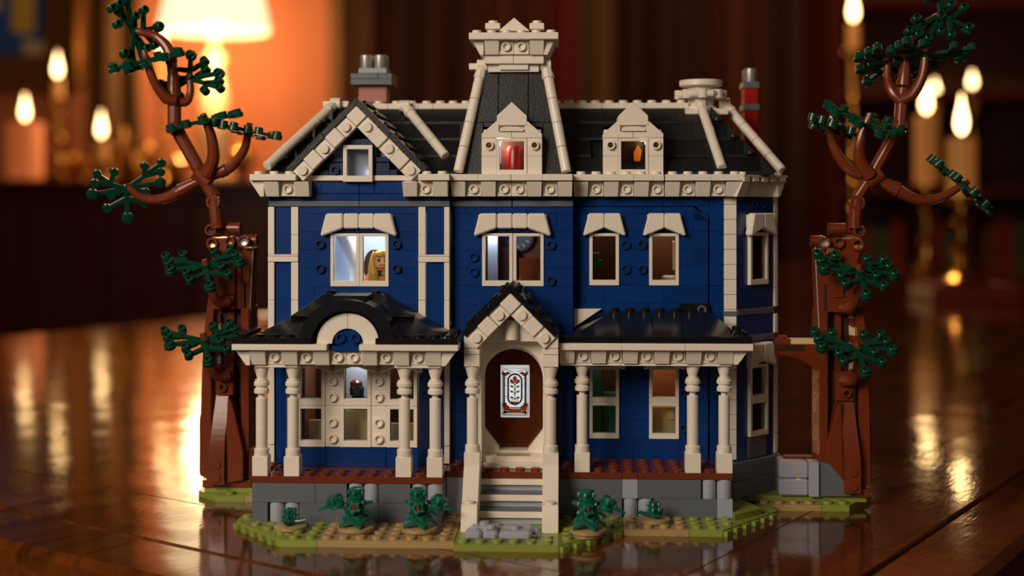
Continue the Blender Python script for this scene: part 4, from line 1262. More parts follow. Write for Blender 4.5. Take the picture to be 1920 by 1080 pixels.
# arch wall: front layer with round opening
def arch_wall(name, y0, y1, hw, r, zspring, ztop, zb, peak=None):
    pts = [(ex-hw, zb), (ex-hw, ztop)] + ([(ex, peak)] if peak else []) + [(ex+hw, ztop), (ex+hw, zb), (ex+r, zb), (ex+r, zspring)]
    pts += [(ex+r*math.cos(math.radians(a)), zspring+r*math.sin(math.radians(a))) for a in range(10, 180, 10)]
    pts += [(ex-r, zspring), (ex-r, zb)]
    # split into convex strips
    b = MB(); n = 18
    def top(x): return ztop if not peak else ztop+(peak-ztop)*(1-abs(x-ex)/hw)
    b.box(ex-hw, ex-r, y0, y1, zb, ztop).box(ex+r, ex+hw, y0, y1, zb, ztop)
    for i in range(n):
        a0, a1 = math.pi*i/n, math.pi*(i+1)/n
        x0, x1 = ex+r*math.cos(a0), ex+r*math.cos(a1)
        b.prism([(x0, zspring+r*math.sin(a0)), (x0, top(x0)), (x1, top(x1)), (x1, zspring+r*math.sin(a1))], y0, y1)
    return part(name, b, 'cream', en)
arch_wall('front_arch', 0.9, 1.9, 2.55, 2.02, 9.15, 11.8, 3.6, peak=13.9)
arch_wall('inner_arch', 1.9, 3.2, 2.45, 1.93, 8.95, 11.6, 3.7)
for s in (-1, 1):
    zc = 10.15
    for k, (z0, z1) in enumerate(((10.15, 10.9), (10.92, 11.28), (11.3, 12.2))):
        brick(ex+s*2.47-0.49, ex+s*2.47+0.49, -1.55, -0.5, z0, z1-0.01, 'cream', en)
    part('side_beam', MB().cbox(ex+s*2.45-0.45, ex+s*2.45+0.45, -0.5, 1.0, 10.4, 11.9, 0.03), 'cream', en)
    part('corner_wedge', MB().prism([(ex+s*1.93, 4.15), (ex+s*1.93, 5.55), (ex+s*0.95, 4.3), (ex+s*0.95, 4.15)], 2.4, 3.3), 'cream', en, 0.03)
part('gable_fill', MB().prism([(ex-1.8, 11.6), (ex+1.8, 11.6), (ex+0.1, 13.6), (ex-0.1, 13.6)], -0.3, 0.9), 'cream', en, 0.03)
part('round_pendant', MB().lathe([(0.42, 11.75), (0.42, 13.0)], 20), 'cream', en, loc=(qx(959, -0.6), -0.5, 0))
part('threshold', MB().cbox(ex-2.2, ex+2.2, 1.3, 3.0, 3.62, 3.98, 0.03), 'cream', en)
part('threshold', MB().cbox(ex-2.0, ex+2.0, 2.3, 3.4, 3.99, 4.2, 0.03), 'cream', en)
part('step_plate', MB().cbox(ex-1.95, ex+1.95, 1.0, 3.0, 3.25, 3.62, 0.03), 'cream', en)
part('door_mat', MB().box(ex-1.1, ex+1.1, 1.5, 3.0, 3.98, 4.0), 'dark_tan', en)
# door of the toy house: two leaves around a glazed centre
gx0, gz1 = q(938.5, 684, 3.4); gx1, gz0 = q(993, 783, 3.4)
dr = part('front_door', MB().box(ex-2.2, gx0, 3.4, 3.7, 4.1, 11.6).box(gx1, ex+2.2, 3.4, 3.7, 4.1, 11.6).box(gx0, gx1, 3.4, 3.7, gz1, 11.6).box(gx0, ex-0.03, 3.4, 3.7, 4.1, gz0).box(ex-0.01, gx1, 3.4, 3.7, 4.1, gz0), 'backlit_door_brown', H)
gx0, gz1 = q(938.5, 684, 3.4); gx1, gz0 = q(993, 783, 3.4)
gp = part('stained_glass', MB().box(gx0, gx1, 3.45, 3.52, gz0, gz1), 'milk_glass', dr)
fl = MB()
def G(u, v): return (gx0+(gx1-gx0)*u/300.0, gz1-(gz1-gz0)*v/540.0)   # drawing space 300 x 540
def gpoly(b, pts): b.prism([G(*p) for p in pts], 3.43, 3.448)
def gline(b, pts, wd=5):
    for i in range(len(pts)-1):
        (x0, y0), (x1, y1) = pts[i], pts[i+1]
        L_ = math.hypot(x1-x0, y1-y0) or 1
        nx, ny = -(y1-y0)/L_*wd/2, (x1-x0)/L_*wd/2
        b.prism([G(x0+nx, y0+ny), G(x1+nx, y1+ny), G(x1-nx, y1-ny), G(x0-nx, y0-ny)], 3.415, 3.43)
def oval(cx, cy, rx_, ry, hy, n=20):
    pts = []
    for i in range(n+1):
        a = math.pi*i/n; pts.append((cx-rx_*math.cos(a), cy-hy-ry*math.sin(a)))
    for i in range(n+1):
        a = math.pi*i/n; pts.append((cx+rx_*math.cos(a), cy+hy+ry*math.sin(a)))
    return pts+[pts[0]]
ink, rose, must, plum = MB(), MB(), MB(), MB()
gline(plum, oval(148, 250, 70, 70, 85), 13)
gline(ink, oval(148, 250, 77, 77, 85), 3); gline(ink, oval(148, 250, 63, 63, 85), 3)
for x in (24, 46, 248, 268): gline(ink, [(x, 80), (x, 395)], 4)
for x in (35, 258): gline(plum, [(x, 85), (x, 390)], 14)
for y in (140, 210, 325): gline(ink, [(24, y), (78, y)], 3); gline(ink, [(218, y), (268, y)], 3)
for s in (-1, 1):
    X_ = lambda v: 148+s*v
    gpoly(rose, [(X_(40), 85), (X_(80), 70), (X_(110), 95), (X_(95), 120), (X_(70), 100)])
    gpoly(must, [(X_(110), 60), (X_(132), 75), (X_(125), 105), (X_(112), 95)])
    gline(ink, [(X_(20), 70), (X_(60), 60), (X_(100), 45), (X_(130), 60), (X_(130), 100), (X_(105), 110)], 5)
    gpoly(must, [(X_(80), 395), (X_(118), 385), (X_(125), 425), (X_(95), 415)])
    gpoly(rose, [(X_(60), 425), (X_(130), 400), (X_(120), 470), (X_(60), 470)])
    gpoly(must, [(X_(55), 475), (X_(118), 470), (X_(112), 500), (X_(70), 492)])
    gpoly(rose, [(X_(95), 478), (X_(125), 478), (X_(120), 505), (X_(100), 505)])
    gline(ink, [(X_(62), 432), (X_(100), 400), (X_(132), 392), (X_(132), 500), (X_(60), 495)], 5)
    # petals and leaves on the stem
    gpoly(rose, [(148, 185), (X_(20), 195), (X_(48), 180), (X_(42), 150), (X_(18), 165)])
    gline(ink, [(148, 185), (X_(24), 192), (X_(50), 175), (X_(42), 148), (X_(22), 160), (X_(20), 130), (148, 120)], 4)
    for y in (215, 268, 330):
        gpoly(must, [(X_(10), y+8), (X_(30), y-4), (X_(50), y), (X_(34), y+14)])
        gline(ink, [(148, y+22), (X_(20), y+10), (X_(50), y), (X_(36), y+16), (X_(8), y+12)], 4)
    gline(ink, [(148, 345), (X_(30), 360), (X_(34), 382), (X_(20), 392), (148, 392)], 5)
gpoly(rose, [(128, 160), (135, 125), (148, 112), (161, 125), (168, 160), (148, 178)])
for y in (195, 245, 292): gpoly(must, [(134, y), (162, y), (148, y+24)])
gline(ink, [(148, 180), (148, 392)], 4)
gpoly(must, [(118, 378), (178, 378), (172, 392), (124, 392)])
gpoly(rose, [(90, 452), (206, 452), (206, 492), (90, 492)])
gline(ink, [(88, 438), (208, 438), (208, 496), (88, 496), (88, 438)], 5)
gline(must, [(70, 444), (228, 444)], 5)
gline(ink, [(20, 514), (275, 514)], 9); gline(ink, [(16, 20), (16, 520)], 3); gline(ink, [(284, 20), (284, 520)], 3)
gline(ink, [(16, 36), (284, 36)], 3)
for nm, b, m in (('rose_pane', rose, 'rose_glass'), ('mustard_pane', must, 'mustard_glass'), ('plum_band', plum, 'plum_glass'), ('lead_line', ink, 'plum_ink')):
    part(nm, b, m, gp)
bf = area('hall_light', (-3.3*S, 7.5*S, 8.2*S), (-3.3*S, 3*S, 8.1*S), 3.0*S, 0.017, (0.95, 0.97, 1.0), sy=4.5*S)

# --- stairs
st = part('stairs', MB().box(ex-1.95, ex+1.95, 0.4, 2, 0.4, 2.8), 'dark_grey', H)
for k, (zt_, yf) in enumerate(((2.82, -0.15), (2.02, -1.15), (1.22, -2.25))):
    part('riser', MB().box(ex-1.96, ex+1.96, yf+0.25, yf+1.4, zt_-0.8, zt_-0.38), 'light_grey' if k < 3 else 'dark_grey', st)
    part('tread', MB().cbox(ex-1.97, ex+1.97, yf, yf+1.5, zt_-0.38, zt_, 0.02), 'cream', st)
    if k: part('tread_top', MB().box(ex-1.96, ex+1.96, yf+0.16, yf+1.3, zt_, zt_+0.04), 'dark_grey', st)
for s in (-1, 1):
    xa = ex+s*2.47
    rl = part('stair_rail', MB().prism([(1.0, 0.5), (1.0, 3.6), (-1.5, 3.6), (-1.5, 3.9), (-1.9, 3.55), (-3.2, 2.0), (-3.75, 2.0), (-3.95, 1.7), (-4.1, 1.25), (-4.25, 0.55), (-4.25, 0.4)], xa-0.5, xa+0.5, 'x'), 'cream', H, 0.03)
    part('stud', MB().stud(xa, -3.45, 1.98), 'cream', rl)
    brick(xa-0.5, xa+0.5, -1.5, -0.5, 3.6, 4.73, 'cream', rl, name='pedestal')
part('path_base', MB().box(ex-2.1, ex+1.9, -5.4, -3.4, 0.38, 0.5), 'dark_grey', st)
rk = part('stepping_stones', MB().box(ex-1.8, ex+1.7, -4.6, -3.6, 0.4, 0.6), 'light_grey', H)
for (a, b_, y0, y1, z) in ((-6.0, -4.95, -6.2, -5.0, 0.4), (-4.9, -4.0, -6.2, -5.2, 0.4), (-3.95, -2.0, -6.2, -5.0, 0.4), (-5.8, -3.9, -4.95, -3.9, 0.4), (-3.85, -1.95, -4.95, -3.9, 0.4), (-5.0, -4.1, -5.6, -4.6, 0.5)):
    b = MB().cbox(a, b_, y0, y1, z, z+0.55, 0.22)
    part('grey_stone', b, 'light_grey', rk)
part('stone_stud', MB().stud(-4.45, -5.4, 1.0).stud(-3.0, -5.3, 0.95).stud(-4.9, -4.4, 0.95), 'light_grey', rk)

# --- interiors seen through the windows
def curve0(p): return p
def room(nm, x0, x1, y0, y1, z0, z1, m, par=H):
    r = part(nm, MB().box(x0, x1, y1, y1+0.3, z0, z1).box(x0-0.2, x0, y0, y1, z0, z1).box(x1, x1+0.2, y0, y1, z0, z1).box(x0, x1, y0, y1, z0-0.2, z0).box(x0, x1, y0, y1, z1, z1+0.2), m, par)
    return r
room('upper_left_room', -19.2, -7.9, 3.8, 9, 12.2, 19.8, 'room_white')
part('white_drape', MB().tube(curve0([(-15.0, 6.4, 18.6), (-14.6, 6.3, 17.2), (-14.3, 6.3, 16.0), (-14.5, 6.4, 12.3)]), [0.9, 0.75, 0.5, 0.6], 18), 'cream', H)
point('bedroom_light', (-13.2, 5.2, 18.9), 0.045, (0.93, 0.96, 1.0))
point('bedroom_light', (-15.9, 5.4, 14.2), 0.01, (0.85, 0.92, 1.0))
room('upper_tower_room', -7.3, 0.2, 4.3, 8, 12.2, 19.8, 'room_brown')
r = part('lit_column', MB().cbox(-5.3, -4.6, 5.5, 6.2, 12.3, 19.6, 0.03), 'room_white', H)
point('tower_light', (-4.9, 4.9, 18.9), 0.02, (0.9, 0.95, 1.0), 0.15)
ck = part('wall_clock', MB().lathe([(1.1, 0), (1.1, 0.2), (0.95, 0.25), (0.95, 0.12), (0.01, 0.12)], 28, closed=False), 'dark_grey', H, loc=(-3.3, 7.9, 18.1), rot=(90, 0, 0))
for a in range(12):
    t_ = a*math.pi/6
    part('hour_mark', MB().box(-0.04, 0.04, -0.02, 0.02, 0.65, 0.88), 'cream', ck, loc=(-3.3, 7.72, 18.1), rot=(0, a*30, 0))
part('clock_hand', MB().box(-0.04, 0.04, -0.02, 0.02, 0, 0.7), 'cream', ck, loc=(-3.3, 7.7, 18.1), rot=(0, 40, 0))
for (a, b_, z0, z1, m) in ((-3.2, -1.6, 14.6, 16.6, 'brown'), (-4.4, -3.4, 14.6, 17.3, 'dark_brown'), (-1.5, -0.6, 14.6, 18, 'brown')):
    part('tower_cupboard', MB().cbox(a, b_, 6.5, 7.9, 12.4, z1, 0.04), m, H)
room('upper_right_room', 0.9, 9.0, 5.4, 10, 12.2, 19.8, 'room_brown')
part('room_partition', MB().box(4.6, 4.8, 5.4, 10, 12.2, 19.8), 'room_tan', H)
part('green_shelf', MB().cbox(1.6, 2.5, 6.2, 7, 15.9, 16.5, 0.03).cbox(1.6, 2.3, 6.2, 7, 16.5, 17.0, 0.03), 'teal', H)
part('cream_curtain', MB().cbox(7.3, 8.0, 6.0, 6.5, 15.8, 17.8, 0.05), 'tan', H)
part('white_bedding', MB().cbox(6.6, 7.9, 6.2, 7.0, 14.8, 15.45, 0.12), 'cream', H)
point('right_upper_light', (6.9, 6.5, 19.2), 0.011, (1.0, 0.8, 0.55))
point('right_upper_light', (2.2, 6.5, 19.2), 0.003, (1.0, 0.8, 0.55))
room('lower_right_room', 0.9, 9.0, 5.4, 10, 3.3, 11.4, 'room_brown')
part('room_partition', MB().box(4.6, 4.8, 5.4, 10, 3.3, 11.4), 'room_tan', H)
part('teal_panel', MB().cbox(1.2, 2.4, 5.9, 6.3, 3.6, 10.6, 0.03).cbox(2.6, 4.4, 6.8, 7.2, 3.6, 7.4, 0.03), 'teal', H)
part('tan_cabinet', MB().cbox(5.5, 7.7, 5.8, 7, 3.5, 6.6, 0.06).stud(6.0, 0, 0), 'tan', H)
for x in (6.0, 7.15): side_stud(x, 5.8, 6.0, 'tan', H)
point('right_lower_light', (6.8, 7.6, 10.6), 0.022, (1.0, 0.72, 0.4))
point('right_lower_light', (2.4, 5.7, 10.9), 0.006, (0.9, 1.0, 0.8))
room('lower_left_room', -17.3, -10.0, 3.0, 8, 3.3, 11.4, 'room_brown')
part('white_panel', MB().cbox(-15, -12.2, 5.6, 5.9, 3.4, 10.5, 0.03), 'room_white', H)
part('tan_wainscot', MB().cbox(-17.2, -15.0, 3.6, 3.9, 3.4, 5.9, 0.04).cbox(-14.9, -12.3, 3.2, 3.6, 3.4, 6.6, 0.04).cbox(-12.2, -10.1, 3.6, 3.9, 3.4, 5.7, 0.04), 'tan', H)
part('grey_sink', MB().lathe([(0.5, 0), (1.1, 0.35), (1.15, 0.45)], 20), 'light_grey', H, loc=(-13.6, 4.4, 6.5))
point('parlour_light', (-13.6, 4.9, 10.8), 0.022, (0.95, 0.97, 1.0), 0.2)
point('parlour_light', (-16.1, 3.5, 10.8), 0.006, (1, 0.8, 0.6), 0.2); point('parlour_light', (-11.2, 3.5, 10.8), 0.006, (1, 0.8, 0.6), 0.2)
part('tower_room_back', MB().box(-5.2, -1.8, 5.0, 5.1, 22.3, 24.8), 'room_white', H)
part('red_barrel', MB().lathe([(0.75, 22.4), (0.75, 23.9), (0.6, 24.2)], 24), 'red', H, loc=(-3.35, 3.9, 0))
point('attic_light', (-4.4, 3.4, 24.3), 0.004, (1, 0.95, 0.85), 0.15)
part('attic_flame_piece', MB().prism([(4.6, 23.2), (5.0, 23.2), (5.1, 23.9), (4.85, 24.3), (4.55, 23.8)], 4.6, 4.8), 'orange_cloth', H)
point('attic_light', (5.1, 3.9, 24.4), 0.0008, (1, 0.7, 0.4), 0.15)

# figures inside (things of their own)
fx, fz = q(719, 507, 4.4)
fg = thing('toy_figure', 'small toy figure with long blonde hair frowning from the upper left window', 'toy figure', (fx, 4.4, 12.2))
part('torso', MB().prism([(-0.95, fz-1.6), (0.95, fz-1.6), (0.65, fz+0.12), (-0.65, fz+0.12)], -0.4, 0.4), 'orange_cloth', fg, 0.03, loc=(fx, 4.4, 0))
part('legs', MB().cbox(-0.9, -0.03, -0.4, 0.4, 12.2, fz-1.6, 0.04).cbox(0.03, 0.9, -0.4, 0.4, 12.2, fz-1.6, 0.04), 'dark_brown', fg, loc=(fx, 4.4, 0))
for s in (-1, 1):
    part('arm', MB().tube([(s*0.7, 0, fz-0.1), (s*1.05, 0.0, fz-0.6), (s*1.1, -0.35, fz-1.1)], [0.22, 0.24, 0.2], 10), 'orange_cloth', fg, loc=(fx, 4.4, 0))
hd_ = part('head', MB().lathe([(0.3, fz+0.1), (0.55, fz+0.18), (0.64, fz+0.3), (0.64, fz+0.95), (0.55, fz+1.1), (0.3, fz+1.15)], 24), 'skin', fg, loc=(fx, 4.4, 0))
hf = MB()
hf.tube([(0, 0.1, fz+0.75), (0, 0.12, fz+1.15), (0, 0.1, fz+1.32)], [0.72, 0.7, 0.45], 20)
for s in (-1, 1):
    hf.tube([(s*0.45, 0.05, fz+1.15), (s*0.68, -0.1, fz+0.7), (s*0.72, -0.2, fz+0.2), (s*0.62, -0.35, fz-0.25), (s*0.55, -0.35, fz-0.7), (s*0.4, -0.3, fz-1.0)], [0.3, 0.24, 0.3, 0.38, 0.34, 0.1], 12)
hf.tube([(-0.5, -0.45, fz+1.1), (0, -0.62, fz+1.17), (0.5, -0.45, fz+1.1)], [0.16, 0.2, 0.16], 10)
part('hair', hf, 'yellow_hair', fg, loc=(fx, 4.4, 0))
fe = MB()
for s in (-1, 1):
    fe.box(s*0.22-0.08, s*0.22+0.08, -0.64, -0.6, fz+0.62, fz+0.8)
    fe.prism([(s*0.08, fz+0.86), (s*0.36, fz+0.98), (s*0.38, fz+1.03), (s*0.08, fz+0.93)], -0.65, -0.6)
fe.prism([(-0.18, fz+0.36), (0.2, fz+0.38), (0.2, fz+0.42), (-0.18, fz+0.42)], -0.66, -0.62)
part('face_print', fe, 'ink', hd_, loc=(fx, 4.4, 0))
part('belt_brooch', MB().box(-0.35, 0.45, -0.46, -0.4, fz-0.35, fz+0.02), 'ink', fg, loc=(fx, 4.4, 0))
part('gold_brooch', MB().lathe([(0.18, 0), (0.12, 0.05)], 14), 'mustard_ink', fg, loc=(fx+0.1, 3.94, fz-0.18), rot=(90, 0, 0))
mr_x = fx-0.75
bm_ = thing('oval_mirror', 'dark oval mirror standing behind the blonde toy figure', 'mirror', (mr_x, 5.4, 12.2))
part('mirror_plate', MB().prism([(0.75*math.cos(a*math.pi/12), fz+0.2+1.2*math.sin(a*math.pi/12)) for a in range(24)], -0.05, 0.1), 'dark_brown', bm_, 0.02, loc=(mr_x, 5.4, 0))
part('mirror_post', MB().cbox(-0.15, 0.15, 0.1, 0.3, 12.2, fz+0.2, 0.03).cbox(-0.6, 0.6, -0.2, 0.5, 12.2, 12.5, 0.03), 'dark_brown', bm_, loc=(mr_x, 5.4, 0))
bx, bz = q(672, 755, 4.3)
bu = thing('plant_bust', 'dark green toy bust on the sill of the lower left bay window', 'toy figure', (bx, 4.3, bz-1.9))
part('bust_body', MB().cbox(-0.6, 0.6, -0.4, 0.4, bz-1.9, bz-0.0, 0.08).cbox(-0.45, 0.45, -0.3, 0.3, bz, bz+0.5, 0.12), 'green', bu, loc=(bx, 4.3, 0))
part('bust_head', MB().lathe([(0.25, bz+0.4), (0.48, bz+0.55), (0.5, bz+1.0), (0.35, bz+1.2)], 18), 'green', bu, loc=(bx-0.1, 4.3, 0))
part('bust_hat', MB().lathe([(0.4, bz+1.15), (0.42, bz+1.4), (0.2, bz+1.55)], 18), 'brown', bu, loc=(bx-0.15, 4.3, 0))

# ------------------------------------------------------------------ bushes
def whorl(b, z, n, r, droop, rot=0.0, wdt=0.26):
    for i in range(n):
        a = rot+2*math.pi*i/n
        d = Vector((math.cos(a), math.sin(a), 0)); p = Vector((-d.y, d.x, 0))
        c0 = Vector((0, 0, z)); c1 = d*r*0.55+Vector((0, 0, z+droop*0.25)); c2 = d*r+Vector((0, 0, z+droop))
        top = [c0+p*0.1, c1+p*wdt, c2, c1-p*wdt, c0-p*0.1]
        up = Vector((0, 0, 0.1))
        vs_ = [tuple(v+up) for v in top]+[tuple(v-up*0.6) for v in top]
        b.add(vs_, [(4, 3, 2, 1, 0), (5, 6, 7, 8, 9)]+[(i2, (i2+1) % 5, 5+(i2+1) % 5, 5+i2) for i2 in range(5)])
def knob(b, M=None, r=0.34, h=0.75):
    b.lathe([(r*0.7, 0), (r, 0.06), (r, h*0.35), (r*0.85, h*0.4), (r*0.85, h*0.6), (r, h*0.64), (r*0.98, h-0.05), (r*0.7, h), (r*0.55, h), (r*0.5, h-0.2)], 14, M=M)
    for i in range(5):
        a = i*math.pi/2.5-0.5
        T = Matrix.Translation((r*math.cos(a), r*math.sin(a), h*0.6))
        b.lathe([(0.1, -0.12), (0.12, 0), (0.06, 0.12)], 8, M=(M @ T) if M else T)
def plant(x, y, big, side, label, zb_=0.8):
    t = thing('leafy_bush', label, 'bush', (x, y, 0.4))
    part('round_plate', MB().lathe([(0.8, 0.4), (0.8, 0.55), (1.0, 0.6), (1.02, 0.78), (0.98, 0.8)], 26), 'dark_tan', t, loc=(x, y, 0))
    if not big:
        b = MB(); knob(b, Matrix.Translation((0, 0, 0.8)), 0.36, 0.9); knob(b, Matrix.Translation((0, 0, 1.45)), 0.34, 0.35)
        part('leaf_knob', b, 'bush', t, loc=(x, y, 0))
        b = MB().tube([(0, 0, 1.0), (side*0.6, -0.1, 1.05), (side*1.0, -0.1, 1.15)], [0.14, 0.1, 0.08], 8)
        M_ = Matrix.Translation((side*1.0, -0.1, 1.15)) @ Matrix.Rotation(side*1.2, 4, 'Y')
        whorl(b, 0.95, 3, 0.9, 0.15, rot=0.3 if side > 0 else 2.9, wdt=0.2)
        part('leaf_sprig', b, 'bush', t, loc=(x, y, 0))
        return t
    part('stem', MB().tube([(0, 0, 0.78), (0, 0, 2.4)], 0.14, 10), 'dark_tan', t, loc=(x, y, 0))
    b = MB(); whorl(b, 1.35, 5, 1.05, -0.5, rot=-1.2, wdt=0.42); whorl(b, 1.55, 4, 0.75, -0.35, rot=0.4, wdt=0.36); knob(b, Matrix.Translation((0, 0, 1.25)), 0.5, 0.6)
    part('lower_leaves', b, 'bush', t, loc=(x, y, 0))
    b = MB(); knob(b, Matrix.Translation((0, 0, 1.75)), 0.5, 0.55); knob(b, Matrix.Translation((-side*0.05, 0, 2.25)), 0.42, 0.6)
    whorl(b, 2.0, 3, 0.95, 0.05, rot=0.6 if side > 0 else 2.2, wdt=0.2)
    part('upper_leaves', b, 'bush', t, loc=(x, y, 0))
    b = MB(); knob(b, Matrix.Translation((0, -0.42, 1.85)) @ Matrix.Rotation(math.radians(75), 4, 'X'), 0.3, 0.35)
    part('front_bloom', b, 'bush', t, loc=(x, y, 0))
    part('bloom_centre', MB().lathe([(0.1, 0), (0.1, 0.1)], 10), 'red', t, loc=(x, y-0.66, 1.95), rot=(80, 0, 0))
    part('branch', MB().tube([(side*0.15, 0, 1.0), (side*0.6, 0, 1.7), (side*0.9, 0, 2.0)], [0.1, 0.1, 0.08], 8), 'brown', t, loc=(x, y, 0))
    M_ = Matrix.Translation((side*0.95, 0, 1.75)) @ Matrix.Rotation(side*0.45, 4, 'Y')
    b = MB(); knob(b, M_, 0.42, 0.75)
    whorl(b, 1.75, 1, 1.0, -0.35, rot=0)
    b2 = MB(); whorl(b2, 0, 2, 0.9, -0.25, rot=(0 if side > 0 else math.pi), wdt=0.16)
    for v in b2.v: b.v.append((v[0]+side*1.15, v[1]-0.1, v[2]+1.85))
    b.v = b.v
    n0 = len(b.v)-len(b2.v)
    for f in b2.f: b.f.append(tuple(n0+i for i in f)); b.m.append(0)
    part('branch_leaves', b, 'bush', t, loc=(x, y, 0))
    t.scale = (1.1, 1.1, 1.13)
    return t
def at(px, Y): return qx(px, Y)
plant(at(544, -4.3), -4.3, False, 1, 'small green bush at the left end below the porch')
plant(at(667, -4.6), -4.6, True, -1, 'tall green bush left of centre, its side branch pointing left')
plant(at(786, -4.6), -4.6, True, 1, 'tall green bush just left of the cream stairs')
plant(at(1102, -4.6), -4.6, True, 1, 'tall green bush just right of the cream stairs')
plant(at(1226, -1.6), -1.6, False, -1, 'small green bush below the right porch')

# ------------------------------------------------------------------ trees
KN = [(0.3, -2.6, 1), (-1.35, -1.55, 0), (1.9, -1.45, 0), (-1.6, -0.6, 0), (1.4, -0.35, 0), (2.95, 0.05, 1), (2.6, 0.95, 0), (2.25, 1.75, 0), (0.8, 1.65, 0), (-2.95, 0.1, 1), (-3.15, 1.0, 0), (-3.35, 1.8, 0), (-1.85, 1.75, 0)]
ARM = [((0, 0), (0.3, -2.6)), ((-0.1, -0.9), (-1.35, -1.55)), ((0.2, -0.9), (1.9, -1.45)), ((-0.6, -0.1), (-1.6, -0.6)), ((0.5, -0.1), (1.4, -0.35)), ((0, 0), (2.95, 0.05)),
       ((0, 0), (1.3, 0.7)), ((1.3, 0.7), (2.6, 0.95)), ((1.3, 0.7), (2.25, 1.75)), ((1.3, 0.7), (0.8, 1.65)), ((0, 0), (-2.95, 0.1)), ((0, 0), (-1.7, 0.9)), ((-1.7, 0.9), (-3.15, 1.0)), ((-1.7, 0.9), (-3.35, 1.8)), ((-1.7, 0.9), (-1.85, 1.75))]
KN = [(x*0.8, y*0.8, g) for x, y, g in KN]
ARM = [((a[0]*0.8, a[1]*0.8), (c[0]*0.8, c[1]*0.8)) for a, c in ARM]
def spray_fn(b):
    for (x0, y0), (x1, y1) in ARM:
        d = Vector((x1-x0, y1-y0, 0)); L_ = d.length
        M = Matrix.Translation((x0, y0, 0)) @ Matrix.Rotation(math.atan2(d.y, d.x), 4, 'Z')
        b.prism([(0, -0.17), (L_, -0.13), (L_, 0.13), (0, 0.17)], -0.12, 0.12, 'z', M=M)
    for x, y, big in KN:
        T = Matrix.Translation((x, y, 0))
        b.lathe([(0.3, -0.2), (0.3, 0.3), (0.27, 0.33), (0.18, 0.33), (0.16, 0.15), (0.01, 0.14)], 14, M=T)
        if big: b.lathe([(0.3, -0.28), (0.4, -0.24), (0.4, 0.06), (0.3, 0.1)], 14, M=T)
    b.lathe([(0.3, -0.25), (0.3, 0.25), (0.17, 0.25), (0.17, 0.1)], 14)
def spray(t, px, py, Y, rot, sc_=0.97):
    X, Z = q(px, py, Y)
    o = shape('spray', spray_fn, ['green'], 'leaf_spray', t, (X, Y, Z), rot)
    o.scale = (sc_, sc_, sc_)
    return o
def spin(a, tilt, sp):
    R_ = lambda d, ax: Matrix.Rotation(math.radians(d), 3, ax)
    return R_(a, 'Z') @ R_(tilt, 'X') @ R_(sp, 'Z')
def curve(pts, n=5):
    P = [Vector(p) for p in pts]; out = []
    for i in range(len(P)-1):
        p0, p1, p2, p3 = P[max(i-1, 0)], P[i], P[i+1], P[min(i+2, len(P)-1)]
        for k in range(n):
            t_ = k/n
            out.append(0.5*((2*p1)+(-p0+p2)*t_+(2*p0-5*p1+4*p2-p3)*t_*t_+(-p0+3*p1-3*p2+p3)*t_**3))
    return out+[P[-1]]
def horn(t, pts, r0, r1, Y, nm='branch', base=True):
    P = [(q(px, py, Y+dy)[0], Y+dy, q(px, py, Y+dy)[1]) for px, py, dy in pts]
    c = curve(P)
    rs = [r0+(r1-r0)*(i/(len(c)-1))**1.1 for i in range(len(c))]
    o = part(nm, MB().tube(c, rs, 12), 'brown', t)
    tip = c[-1]
    part('branch_tip', MB().tube([tip, tip+(c[-1]-c[-3]).normalized()*0.35], [r1, r1*0.85], 10), 'brown', o)
    return o
def stick(t, p0, p1, r, Y, groove=True):
    a = Vector((q(*p0, Y)[0], Y, q(*p0, Y)[1])); c = Vector((q(*p1, Y)[0], Y, q(*p1, Y)[1]))
    o = part('axle_beam', MB().tube([a, c], r, 14), 'brown', t)
    d = (c-a)
    s_ = Vector((0, -r*0.98, 0))
    part('flat_face', MB().tube([a+d*0.15+s_*0.75, a+d*0.85+s_*0.75], r*0.5, 4), 'brown', o)
    return o
def eye(t, px, py, Y, r=0.42, hole='recess_shade', ln=0.9, m='brown'):
    X, Z = q(px, py, Y)
    return shape(('eye', r, ln, m, hole), lambda b: (b.lathe([(r*0.95, 0), (r, 0.05), (r, ln-0.05), (r*0.95, ln), (r*0.68, ln), (r*0.62, ln-0.15)], 18, closed=False), b.lathe([(r*0.64, ln-0.14), (0.001, ln-0.16)], 18, 1, closed=False)), [m, hole], 'pin_hole', t, (X, Y+ln/2, Z), (90, 0, 0))

